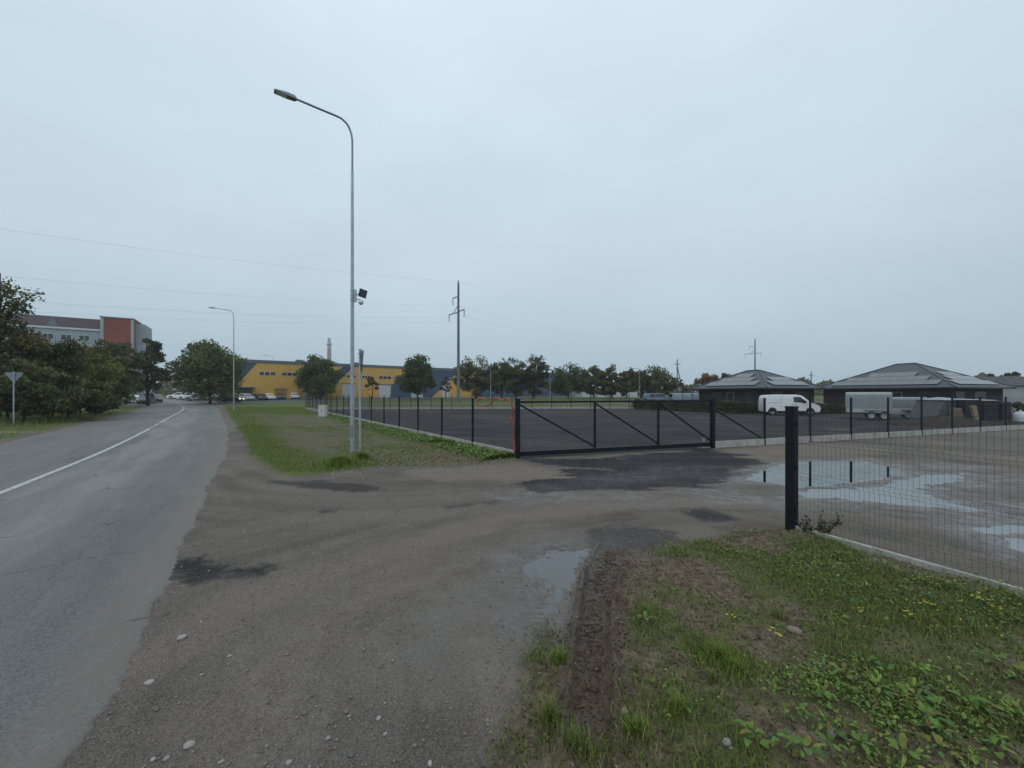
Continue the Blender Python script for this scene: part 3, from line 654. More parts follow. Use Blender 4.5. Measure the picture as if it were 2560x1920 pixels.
street_lamp('tall galvanised street lamp carrying a small camera, nearest of the lamps', LAMP)
street_lamp('galvanised street lamp standing further along the road edge', (-32.0, 46.0), 1.05)
street_lamp('distant street lamp rising above the roof of the yellow building', (-62.5, 104.5), 1.0)

def cctv():
    x, y = LAMP; t = thing('surveillance_camera', 'white dome camera with solar panel strapped to the near street lamp', 'camera', (x, y, 0))
    MB().box(0.06, 0.13, -0.05, 0.05, 5.02, 5.42).build('bracket', M_galv, t, False, 0.01)
    for z in (5.08, 5.22, 5.36): MB().tube([(0, 0, z - 0.012), (0, 0, z + 0.012)], 0.066, 14).build('strap', M_galv_d, t)
    MB().tube([(0.12, 0, 5.24), (0.24, 0, 5.28)], 0.018, 8).build('panel_arm', M_galv_d, t)
    a = Vector((0.20, -0.03, 5.20)); u = Vector((0.22, 0.10, -0.07)); v = Vector((0.06, 0.0, 0.26)); w = u.cross(v).normalized() * 0.02
    MB().hexa([a, a + u, a + u + v, a + v, a + w, a + u + w, a + u + v + w, a + v + w]).build('solar_panel', surf('blue_black_cells', (0.03, 0.035, 0.07), 0.3), t, False, 0.006)
    MB().tube([(0.12, 0, 5.10), (0.27, -0.02, 5.10)], 0.016, 8).build('camera_arm', M_galv, t)
    MB().lathe([(0.03, 0.09), (0.07, 0.08), (0.085, 0.03), (0.082, 0.0)][::-1], 18, (0.29, -0.02, 4.99)).build('camera_housing', M_white, t, True)
    MB().lathe([(0.078, 0.0), (0.074, -0.03), (0.054, -0.06), (0.02, -0.078)][::-1], 18, (0.29, -0.02, 4.988)).build('dome', surf('dome_white', (0.6, 0.62, 0.63), 0.25), t, True)
cctv()

def give_way(label, loc, rz, H):
    t = thing('give_way_sign', label, 'road sign', (loc[0], loc[1], rise(loc[1])), rz, 'give way signs at the road edge')
    MB().tube([(0, 0, -0.2), (0, 0, H)], 0.034, 12).build('post', M_galv, t, True)
    MB().lathe([(0.037, 0), (0.037, 0.02), (0.02, 0.03)], 12, (0, 0, H)).build('post_cap', M_galv_d, t)
    def tri(k, y0, y1, nm, mat):
        c = (0, H - 0.26); P = []
        for (x, z) in ((-0.40, H - 0.03), (0.40, H - 0.03), (0, H - 0.72)):
            for s in (-1, 1):                                    # clipped corners
                pass
            P.append((c[0] + (x - c[0]) * k, c[1] + (z - c[1]) * k))
        Q = []
        for i in range(3):
            a, b, d = P[i - 1], P[i], P[(i + 1) % 3]
            Q += [(b[0] + (a[0] - b[0]) * 0.07, b[1] + (a[1] - b[1]) * 0.07), (b[0] + (d[0] - b[0]) * 0.07, b[1] + (d[1] - b[1]) * 0.07)]
        return MB().extrude(Q, lambda u, v, w: (u, w, v), y0, y1).build(nm, mat, t, False)
    tri(1.0, -0.052, -0.048, 'back_plate', M_galv_d)
    tri(1.0, -0.058, -0.0525, 'red_border', surf('sign_red', (0.42, 0.025, 0.03), 0.4)); tri(0.72, -0.061, -0.0585, 'white_face', surf('sign_white', (0.7, 0.7, 0.68), 0.4))
    tri(1.02, -0.047, -0.030, 'rim', M_galv_d)
    for z in (H - 0.12, H - 0.42): MB().box(-0.10, 0.10, -0.045, 0.04, z, z + 0.03).build('clamp', M_galv, t)
give_way('give way sign seen edge-on beside the near street lamp', (-4.56, 12.0), radians(118), 3.30)
give_way('give way sign across the road in front of the dark shrubs', (-30.4, 24.4), radians(-152), 3.30)

def cabinet():
    x, y = X_at(807, 33.0), 33.0; t = thing('utility_cabinet', 'pale grey utility cabinet on the verge by the fence', 'cabinet', (x, y, 0), radians(-14))
    m = surf('cabinet_grey', (0.52, 0.53, 0.52), 0.55, 0, 0.1, 3, 0.4, 0, 40, 0.2)
    MB().box(-0.31, 0.31, -0.16, 0.16, 0.08, 1.0).build('body', m, t, False, 0.015); MB().box(-0.29, 0.29, -0.14, 0.14, -0.05, 0.08).build('plinth', M_conc, t)
    MB().box(-0.33, 0.33, -0.18, 0.18, 1.0, 1.03).build('roof', m, t, False, 0.008)
    for s in (-1, 1):
        d = MB().box(min(0, s * 0.29), max(0, s * 0.29), -0.172, -0.1615, 0.11, 0.97).build('door', m, t, False, 0.006); MB().box(s * 0.03 - 0.012, s * 0.03 + 0.012, -0.19, -0.1725, 0.5, 0.62).build('handle', M_black, d)
cabinet()

def line_pole(label, loc, H, rz):
    t = thing('power_pole', label, 'utility pole', (loc[0], loc[1], rise(loc[1])), rz, 'tall concrete power poles')
    MB().tube([(0, 0, -0.5), (0, 0, H)], [0.30, 0.19], 16).build('shaft', M_polec, t, True)
    MB().tube([(0, 0, H), (0, 0, H + 0.5)], 0.14, 10).build('cap', M_galv, t, True)
    tips = []
    def arm(x, z, L, nm):
        MB().bar((0, 0, z - 0.05), (x, 0, z), 0.14, 0.16).build(nm, M_polec, t)
        MB().lathe([(0.02, 0), (0.075, 0.04), (0.075, L - 0.05), (0.02, L)], 8, (x, 0, z - L)).build('insulator', surf('insulator_brown', (0.12, 0.11, 0.11), 0.35), t)
        tips.append((x, 0, z - L))
    k = H / 22.0
    arm(-2.1 * k, H - 2.4 * k, 1.3 * k, 'upper_arm'); arm(-3.6 * k, H - 5.3 * k, 1.3 * k, 'lower_arm'); arm(2.1 * k, H - 5.2 * k, 1.3 * k, 'lower_arm')
    MB().bar((0, 0, H - 3.9 * k), (-1.9 * k, 0, H - 5.3 * k), 0.1).build('stay', M_polec, t)
    tips.append((0, 0, H + 0.3)); c, s = cos(rz), sin(rz)
    return [(loc[0] + c * x - s * y, loc[1] + s * x + c * y, rise(loc[1]) + z) for x, y, z in tips]
LD = np.array([101.0, 75.0]) / 125.8
PR = atan2(-0.80, 0.60)
T1 = line_pole('tall concrete power pole standing beyond the far fence', (X_at(1146, 75.0), 75.0), 22.4, PR)
T2 = line_pole('tall concrete power pole rising behind the nearer hip-roofed house', (X_at(1887.5, 150.0), 150.0), 21.2, PR)
def wire(label, a, b, sag):
    n = 40; pts = [(a[0] + (b[0] - a[0]) * i / n, a[1] + (b[1] - a[1]) * i / n, a[2] + (b[2] - a[2]) * i / n - 4 * sag * (i / n) * (1 - i / n)) for i in range(n + 1)]
    o = MB().tube(pts, 0.008, 4, False).build('overhead_wire', M_galv_d); tag(o, label, 'wire', 'overhead power line wires')
NM = ['upper', 'middle', 'lower', 'topmost']
for nm, a, b in zip(NM, T1, T2):
    q = np.array(a[:2]) - LD * 126.0
    wire(f'{nm} overhead wire running from the tall pole out over the road', a, (q[0], q[1], a[2] - 1.0), {'upper': 3.65, 'middle': 4.2, 'lower': 4.1, 'topmost': 3.2}[nm])
    wire(f'{nm} overhead wire running from the tall pole towards the houses', a, b, 3.2 if nm != 'topmost' else 2.6)

def small_pole(label, px, Y, H, strut):
    t = thing('distribution_pole', label, 'utility pole', (X_at(px, Y), Y, rise(Y)), radians(20))
    MB().tube([(0, 0, -0.3), (0, 0, H)], [0.16, 0.12], 10).build('shaft', M_wood, t, True)
    MB().bar((-1.0, 0, H - 1.1), (1.0, 0, H - 1.1), 0.10).build('crossarm', M_wood, t)
    for x in (-0.9, -0.45, 0.45, 0.9): MB().lathe([(0.03, 0), (0.07, 0.06), (0.04, 0.22)], 8, (x, 0, H - 1.05)).build('insulator', M_galv_d, t)
    MB().lathe([(0.03, 0), (0.07, 0.06), (0.04, 0.26)], 8, (0, 0, H)).build('insulator', M_galv_d, t)
    if strut: MB().tube([(0.08, 0, H - 1.8), (2.6, 0.4, -0.3)], [0.11, 0.14], 8).build('strut', M_wood, t, True)
small_pole('wooden pole with a slanting strut beyond the hedge', 1693, 100.0, 9.6, True)
small_pole('wooden pole showing between the two hip-roofed houses', 2028, 120.0, 7.6, False)
for px, Y, top, lab in ((1057, 92.0, 915, 'in front of the round tree by the yellow building'), (1226.5, 92.0, 922, 'between the trees near the tall pole'), (1375, 92.0, 925, 'in the gap in the tree row'), (1599, 94.0, 925, 'near the end of the tree row')):
    H = Z_at(top, Y) - rise(Y); t = thing('parking_lamp', 'slim grey parking lamp ' + lab, 'street lamp', (X_at(px, Y), Y, rise(Y)), 0, 'slim lamps along the far car park')
    MB().tube([(0, 0, -0.2), (0, 0, H)], [0.06, 0.04], 8).build('pole', M_galv, t, True); MB().tube([(0, 0, H), (-0.1, 0, H + 0.25), (-0.55, 0, H + 0.35)], 0.035, 6).build('arm', M_galv_d, t, True)
    MB().box(-0.95, -0.5, -0.1, 0.1, H + 0.30, H + 0.40).build('lamp_head', M_galv_d, t, False, 0.02); MB().box(-0.05, 0.05, -0.11, -0.06, 2.6, 2.9).build('notice_plate', M_white, t)

# ------------------------------------------------------------------ buildings
M_yel = surf('yellow_cladding', (0.60, 0.36, 0.085), 0.55, 0, 0.12, 0.35, 0.4, 0, 40, 0.12)
M_blue = surf('blue_cladding', (0.050, 0.085, 0.13), 0.5, 0, 0.15, 0.35, 0.4, 0, 40, 0.08)
M_band = surf('grey_parapet', (0.13, 0.145, 0.165), 0.6, 0, 0.12, 0.4, 0.4)
M_pale = surf('pale_cladding', (0.50, 0.53, 0.55), 0.6, 0, 0.10, 0.4, 0.4, 0, 40, 0.15)
def yellow_building():
    z0 = 0.35; t = thing('yellow_building', 'long yellow and blue clad building behind the parked cars and trees', 'building', (FAC0[0], FAC0[1], 0), atan2(FDIR[1], FDIR[0]))
    F = lambda px, py: on_plane(px, py, FAC0, FDIR)
    L, H = 112.0, 9.5
    MB().box(-1.2, L, 0, 36, z0, H - 0.75).build('wall', M_blue, t)
    MB().box(-1.3, L + 0.1, -0.12, 36.1, H - 0.75, H).build('parapet', M_band, t)
    for s in (12, 26, 41, 58, 74, 90): MB().box(s, s + 1.4, 6, 8, H, H + 0.9).build('roof_vent', M_band, t)
    def panel(pts):
        P = [F(*p) for p in pts]; P = [(s, min(max(z, z0), H - 0.76)) for s, z in P]
        MB().extrude(P, lambda u, v, w: (u, w, v), -0.05, 0.0).build('yellow_panel', M_yel, t)
    panel([(643, 905), (858, 905), (756, 1005), (585, 1005), (597, 958), (624, 928.5)])
    panel([(884, 905), (1034, 905), (997, 950), (978, 963), (976, 1005), (800, 1005), (840, 960)])
    panel([(1170, 905), (1196, 905), (1196, 1005), (1076, 1005), (1104, 971), (1136, 939)])
    fr = surf('window_frame', (0.45, 0.46, 0.47), 0.5)
    def ribbon(x0, x1, y0, y1, n):
        s0, za = F(x0, y1); s1, _ = F(x1, y0); zb = F((x0 + x1) / 2, y0)[1]; za = F((x0 + x1) / 2, y1)[1]
        w = MB().box(s0, s1, -0.10, -0.051, za, zb).build('window', fr, t); k = (s1 - s0) / n
        for i in range(n): MB().box(s0 + i * k + 0.10, s0 + (i + 1) * k - 0.10, -0.115, -0.1005, za + 0.08, zb - 0.08).build('pane', M_glass, w)
    c2 = lambda a, b: (400 + a / 5.53, 820 + b / 5.53); c3 = lambda a, b: (720 + a / 5.027, 820 + b / 5.027)
    for f, a, b, c, d, n in ((c2, 1368, 605, 1597, 655, 3), (c2, 1680, 615, 1897, 662, 3), (c2, 2005, 620, 2360, 672, 3), (c3, 735, 590, 855, 626, 3), (c3, 928, 598, 1032, 632, 3), (c3, 1138, 604, 1298, 641, 3), (c3, 1348, 609, 1470, 644, 3), (c3, 1560, 616, 1700, 650, 3), (c3, 1995, 630, 2120, 662, 3)):
        x0, y0 = f(a, b); x1, y1 = f(c, d); ribbon(x0, x1, y0, y1, n)
    for a, b, c, d, mat, nm in ((c3(1140, 715), c3(1286, 872), 0, 0, M_pale, 'garage_door'), (c3(682, 705), c3(838, 860), 0, 0, M_pale, 'garage_door'), (c3(1545, 815), c3(1692, 872), 0, 0, M_pale, 'garage_door'), (c3(1935, 730), c3(2030, 872), 0, 0, M_pale, 'garage_door'), (c3(180, 800), c3(335, 865), 0, 0, M_pale, 'garage_door'), (c2(1588, 850), c2(1752, 975), 0, 0, surf('ochre_door', (0.33, 0.18, 0.05), 0.6), 'garage_door')):
        s0 = F(*a)[0]; s1 = F(*b)[0]; zt = F((a[0] + b[0]) / 2, a[1])[1]
        dr = MB().box(s0, s1, -0.09, -0.051, z0, zt).build(nm, mat, t); MB().box(s0 - 0.25, s1 + 0.25, -0.16, -0.052, zt, zt + 0.22).build('lintel', M_band, t)
        n = 4
        for i in range(1, n): MB().box(s0, s1, -0.10, -0.0905, z0 + (zt - z0) * i / n - 0.03, z0 + (zt - z0) * i / n + 0.03).build('door_rib', mat, dr)
    a, b = c2(1062, 830), c2(1282, 960); s0 = F(*a)[0]; s1 = F(*b)[0]; zt = F((a[0] + b[0]) / 2, a[1])[1]
    e = MB().box(s0, s1, -0.10, -0.051, z0, zt).build('entrance', M_band, t)
    for i in range(3): MB().box(s0 + (s1 - s0) * i / 3 + 0.12, s0 + (s1 - s0) * (i + 1) / 3 - 0.12, -0.13, -0.1005, z0 + 0.1, zt - 0.4).build('glass_door', M_glass, e)
    MB().box(s0 - 0.4, s1 + 0.4, -1.4, -0.101, zt, zt + 0.25).build('canopy', M_band, t)
yellow_building()

def apartment():
    P = (X_at(46, 110.0), 110.0); Q = (X_at(253, 119.0), 119.0); d = np.array(Q) - np.array(P); LL = np.linalg.norm(d); d /= LL
    t = thing('apartment_block', 'pale block with dark red roof and brick end beyond the shrubs', 'building', (P[0], P[1], 0), atan2(d[1], d[0]))
    F = lambda px, py: on_plane(px, py, P, d)
    wall = surf('panel_wall', (0.33, 0.37, 0.41), 0.8, 0, 0.12, 0.25, 0.3, 0, 40, 0.2); brick = surf('red_brick', (0.25, 0.075, 0.048), 0.85, 0, 0.15, 0.5, 0.2)
    roof = surf('maroon_roof', (0.052, 0.028, 0.036), 0.6, 0, 0.2, 0.5)
    H = F(150, 790)[1]; ze = F(150, 822)[1]; xb = LL; xe = F(335.5, 800)[0]
    MB().box(-30, xb - 0.1, 0, 14, 0, ze).build('wall', wall, t)
    MB().box(-30, xb - 0.1, -0.35, 14, ze, ze + 0.5).build('cornice', surf('cornice_white', (0.6, 0.62, 0.64), 0.7), t)
    MB().hexa([(-30, -0.2, ze + 0.5), (xb - 0.1, -0.2, ze + 0.5), (xb - 0.1, 14, ze + 0.5), (-30, 14, ze + 0.5), (-30, 1.4, H), (xb - 0.1, 1.4, H), (xb - 0.1, 12.5, H), (-30, 12.5, H)]).build('roof', roof, t)
    zt = F(290, 796)[1]
    MB().box(xb, xe, -0.6, 13, 0, zt).build('stair_tower', brick, t)
    for x in (xb - 0.05, xe - 0.65): MB().box(x, x + 0.7, -0.75, -0.601, 0, zt - 0.2).build('pilaster', wall, t)
    MB().box(xe + 0.02, xe + 2.2, 1.5, 13, 0, zt - 1.0).build('side_bay', wall, t)
    MB().box(xb - 0.2, xe + 0.2, -0.8, 13.2, zt, zt + 0.25).build('coping', M_band, t)
    fr = surf('white_window_frame', (0.55, 0.57, 0.58), 0.5)
    z = ze - 3.1
    while z > 4:
        x = -28.0
        while x < xb - 3:
            w = MB().box(x, x + 2.2, -0.06, -0.001, z, z + 1.6).build('window', fr, t)
            for k in range(2): MB().box(x + 0.1 + k * 1.05, x + 1.05 + k * 1.05, -0.075, -0.0605, z + 0.1, z + 1.5).build('pane', M_glass, w)
            x += 3.6
        z -= 3.0
    for x in (-6.0, 5.0): MB().hexa([(x, -0.1, ze + 0.6), (x + 2.6, -0.1, ze + 0.6), (x + 2.6, 2.5, ze + 0.6), (x, 2.5, ze + 0.6), (x + 1.2, 0.1, H - 0.4), (x + 1.4, 0.1, H - 0.4), (x + 1.4, 2.5, H - 0.4), (x + 1.2, 2.5, H - 0.4)]).build('dormer', M_band, t)
apartment()

def house(label, C, La, Lb, ze, zp, ang, panels, seed):
    t = thing('bungalow', label, 'house', (C[0], C[1], 0), ang)
    wallm = surf('dark_brick', (0.035, 0.027, 0.027), 0.8, 0, 0.3, 2.0, 0.3, 0.3, 14)
    roofm = surf('graphite_tile', (0.065, 0.070, 0.085), 0.55, 0, 0.2, 3.0, 0.4, 0.3, 8)
    fas = surf('dark_fascia', (0.028, 0.03, 0.036), 0.5)
    cell = glass_mat('solar_glass', (0.10, 0.105, 0.115), 0.22)
    o = 0.7
    MB().box(o, Lb - o, o, La - o, -0.1, ze - 0.05).build('wall', wallm, t)
    MB().box(0.05, Lb - 0.05, 0.05, La - 0.05, ze - 0.12, ze - 0.02).build('soffit', fas, t)
    h = min(La, Lb) / 2; r0, r1 = ((h, h), (Lb - h, h)) if Lb > La else ((h, h), (h, La - h))
    V = [(0, 0, ze), (Lb, 0, ze), (Lb, La, ze), (0, La, ze), (*r0, zp), (*r1, zp)]
    F = [(0, 1, 5, 4), (1, 2, 5), (2, 3, 4, 5), (3, 0, 4)] if Lb > La else [(0, 1, 4), (1, 2, 5, 4), (2, 3, 5), (3, 0, 4, 5)]
    V2 = [(x, y, z - 0.1) for x, y, z in V]
    rf = MB().add(V, F).build('roof', roofm, t)
    for a, b in (((0, 0), (Lb, 0)), ((0, La), (0, 0)), ((Lb, 0), (Lb, La)), ((Lb, La), (0, La))):
        MB().bar((a[0], a[1], ze - 0.06), (b[0], b[1], ze - 0.06), 0.12, 0.16).build('gutter', fas, t)
    for a, b in ((V[0], V[4]), (V[1], V[5] if Lb > La else V[4]), (V[3], V[4] if Lb > La else V[5]), (V[2], V[5]), (V[4], V[5])):
        if (Vector(a) - Vector(b)).length > 0.1: MB().tube([(a[0], a[1], a[2] + 0.02), (b[0], b[1], b[2] + 0.02)], 0.07, 6).build('ridge_cap', roofm, rf)
    # solar panels: stepped rows on the two slopes in view
    sl = sqrt(h * h + (zp - ze) ** 2); cs = h / sl; sn = (zp - ze) / sl
    pw, ph = 1.13, 1.08
    pme = MB().box(0.01, pw - 0.01, 0.01, ph - 0.01, 0.07, 0.11).mesh('solar_panel', False, 0.004); pme.materials.append(cell)
    for axis, Ls in ((0, Lb), (1, La)):
        for k in range(3):
            d = 0.55 + k * 1.12; avail = Ls - 2 * (d + ph) * cs - 0.25 - 0.9 * (k == 2); n = int(avail // pw)
            if n < 1: continue
            st = (Ls - n * pw) / 2 + (0.12 if k % 2 else -0.08)
            for i in range(n):
                ob = link_mesh('solar_panel', pme, None, rf)
                if axis == 0:
                    ob.location = (st + i * pw, d * cs, ze + d * sn); ob.rotation_euler = (math.asin(sn), 0, 0)
                else:
                    ob.location = (d * cs, st + (i + 1) * pw, ze + d * sn); ob.rotation_euler = (math.asin(sn), 0, -pi / 2)
    fr = surf('dark_window_frame', (0.03, 0.03, 0.033), 0.5); HG = glass_mat('dim_house_glass', (0.012, 0.013, 0.015), 0.35)
    rr = random.Random(seed)
    for (x, w, z0, z1) in ((1.6, 1.6, 0.9, 2.2), (4.6, 1.1, 0.0, 2.15), (6.3, 1.6, 0.9, 2.2)):
        if x + w > La - 1: continue
        wd = MB().box(o - 0.05, o - 0.001, x, x + w, z0, z1).build('window' if z0 else 'door', fr if z0 else surf('grey_door', (0.16, 0.18, 0.18), 0.5), t)
        MB().box(o - 0.07, o - 0.0505, x + 0.1, x + w - 0.1, z0 + (0.1 if z0 else 1.1), z1 - 0.1).build('pane', HG, wd)
    for (x, w, z0, z1) in ((1.5, 1.7, 0.9, 2.2), (5.0, 2.4, 0.1, 2.2)):
        if x + w > Lb - 1: continue
        wd = MB().box(x, x + w, o - 0.05, o - 0.001, z0, z1).build('window', fr, t); MB().box(x + 0.1, x + w - 0.1, o - 0.07, o - 0.0505, z0 + 0.1, z1 - 0.1).build('pane', HG, wd)
    return t
HA = radians(19.9)
house('dark bungalow with stepped solar panels behind the white van', (26.8, 42.0), 10.6, 9.0, 2.58, 4.75, HA, True, 1)
house('larger dark bungalow with solar panels behind the covered trailers', (44.4, 40.0), 13.5, 11.7, 2.62, 5.55, HA, True, 2)
def shed():
    t = thing('grey_shed', 'flat grey shed wall at the picture edge beyond the bungalows', 'building', (60.5, 44.0, 0), radians(24))
    g = surf('shed_grey', (0.40, 0.43, 0.43), 0.75, 0, 0.12, 0.5, 0.3, 0, 40, 0.2)
    MB().box(0, 30, 0, 14, -0.1, 2.9).build('wall', g, t); MB().hexa([(-0.3, -0.3, 2.9), (30.3, -0.3, 2.9), (30.3, 14.3, 2.9), (-0.3, 14.3, 2.9), (-0.3, 3.0, 4.0), (30.3, 3.0, 4.0), (30.3, 14.3, 4.2), (-0.3, 14.3, 4.2)]).build('roof', surf('shed_roof', (0.20, 0.215, 0.225), 0.7), t)
    for i in range(1, 10): MB().box(i * 3.0, i * 3.0 + 0.05, -0.02, -0.001, 0, 2.85).build('joint_strip', g, t)
shed()
def wing():
    t = thing('low_warehouse', 'low pale grey warehouse showing under the row of trees', 'building', (X_at(1440, 128.0), 128.0, 0), radians(-2))
    MB().box(0, 26, 0, 20, 0.5, 2.9).build('wall', surf('warehouse_wall', (0.30, 0.36, 0.40), 0.6), t); MB().box(-0.2, 26.2, -0.2, 20.2, 2.9, 3.3).build('roof', M_band, t)
    for i in range(5): MB().box(2 + i * 5, 4.4 + i * 5, -0.05, -0.001, 0.6, 2.4).build('garage_door', M_pale, t)
wing()
def chimney():
    Y = 500.0; t = thing('chimney', 'tall misty factory chimney far behind the yellow building', 'chimney', (X_at(823, Y), Y, 0.8))
    H = Z_at(845, Y) - 0.8; br = surf('chimney_brick', (0.30, 0.24, 0.24), 0.9, 0, 0.1, 0.05)
    MB().tube([(0, 0, 0), (0, 0, H - 13)], [3.4, 2.2], 20).build('shaft', br, t, True)
    MB().tube([(0, 0, H - 13), (0, 0, H)], [2.1, 1.7], 20).build('upper_shaft', surf('chimney_pale', (0.42, 0.43, 0.44), 0.9), t, True)
    pl = MB().tube([(0, 0, H - 9.2), (0, 0, H - 8.4)], 3.2, 20).build('platform', M_polec, t)
    for k in range(10):
        a = 2 * pi * k / 10; MB().bar((3.1 * cos(a), 3.1 * sin(a), H - 8.4), (3.1 * cos(a), 3.1 * sin(a), H - 6.6), 0.25).build('antenna', M_galv, pl)
chimney()

# ------------------------------------------------------------------ vehicles
def body_mb(prof, hw, k, zr, edge=0.05):
    cx = sum(p[0] for p in prof) / len(prof); cz = sum(p[1] for p in prof) / len(prof); n = len(prof); vs = []
    yy = lambda z: hw - k * (z - zr)
    def lay(side, e):
        for x, z in prof:
            dx, dz = x - cx, z - cz; L = sqrt(dx * dx + dz * dz) or 1
            f = 1 - e / L * 1.2; vs.append((cx + dx * f, side * (yy(z) - (0 if e > 0 else edge * 0.9)), cz + dz * f))
    lay(-1, edge); lay(-1, 0); lay(1, 0); lay(1, edge)
    fs = [tuple(range(n)), tuple(range(4 * n - 1, 3 * n - 1, -1))]
    for l in range(3):
        for i in range(n): fs.append((l * n + i, l * n + (i + 1) % n, (l + 1) * n + (i + 1) % n, (l + 1) * n + i))
    return MB().add(vs, fs), yy
def wheel(parent, x, y, r, w=0.2, side=-1, spokes=True):
    def ring(rs, y0, y1): return [(x + rs * cos(2 * pi * i / 20), y0, r + rs * sin(2 * pi * i / 20)) for i in range(20)]
    tm = MB(); prof = [(r * 0.66, y), (r * 0.95, y + side * 0.01), (r, y - side * 0.03), (r, y - side * (w - 0.03)), (r * 0.95, y - side * w), (r * 0.4, y - side * w)]
    b = []
    for rs, yy in prof: b += [(x + rs * cos(2 * pi * i / 20), yy, r + rs * sin(2 * pi * i / 20)) for i in range(20)]
    fs = [(j * 20 + i, j * 20 + (i + 1) % 20, j * 20 + 20 + (i + 1) % 20, j * 20 + 20 + i) for j in range(len(prof) - 1) for i in range(20)]
    wh = tm.add(b, fs).build('wheel', M_rubber, parent, True)
    rm = MB(); pts = [(0.0, y - side * 0.02), (r * 0.2, y - side * 0.02), (r * 0.3, y - side * 0.05), (r * 0.58, y - side * 0.04), (r * 0.67, y + side * 0.004)]; b = []
    for rs, yy in pts: b += [(x + (rs + 1e-4) * cos(2 * pi * i / 20), yy, r + (rs + 1e-4) * sin(2 * pi * i / 20)) for i in range(20)]
    rm.add(b, [(j * 20 + i, j * 20 + (i + 1) % 20, j * 20 + 20 + (i + 1) % 20, j * 20 + 20 + i) for j in range(len(pts) - 1) for i in range(20)])
    rm.build('rim', M_chrome, wh, True)
    if spokes:
        s = MB()
        for i in range(5):
            a = 2 * pi * i / 5 + 0.3; a2 = a + 0.42
            s.add([(x + r * 0.28 * cos(a), y - side * 0.03, r + r * 0.28 * sin(a)), (x + r * 0.6 * cos(a), y - side * 0.025, r + r * 0.6 * sin(a)), (x + r * 0.6 * cos(a2), y - side * 0.025, r + r * 0.6 * sin(a2)), (x + r * 0.28 * cos(a2), y - side * 0.03, r + r * 0.28 * sin(a2))], [(0, 1, 2, 3)])
        s.build('rim_opening', M_black, wh)
    return wh
def side_poly(parent, name, pts, yy, mat, off, th=0.008):
    for s in (-1, 1):
        MB().add([(x, s * (yy(z) + off), z) for x, z in pts] + [(x, s * (yy(z) + off - th), z) for x, z in pts],
                 [tuple(range(len(pts)))] + [(i, (i + 1) % len(pts), len(pts) + (i + 1) % len(pts), len(pts) + i) for i in range(len(pts))]).build(name, mat, parent)
def cross_quad(parent, name, a, b, hw0, hw1, mat, off=0.008):
    """pane across the vehicle between profile points a and b"""
    d = Vector((b[0] - a[0], 0, b[1] - a[1])).normalized(); n = Vector((-d.z, 0, d.x))
    if n.z < 0 and abs(n.z) > 0.2: n = -n
    A = Vector((a[0], 0, a[1])) + n * off; B = Vector((b[0], 0, b[1])) + n * off; y = Vector((0, 1, 0)); m = n * 0.01
    return MB().hexa([A - y * hw0 - m, A + y * hw0 - m, B + y * hw1 - m, B - y * hw1 - m, A - y * hw0, A + y * hw0, B + y * hw1, B - y * hw1]).build(name, mat, parent)
def arch(cx, r, yb=0.28, n=12): return [(cx + r * cos(pi * i / n), max(yb, 0.33 + r * sin(pi * i / n))) for i in range(n + 1)]

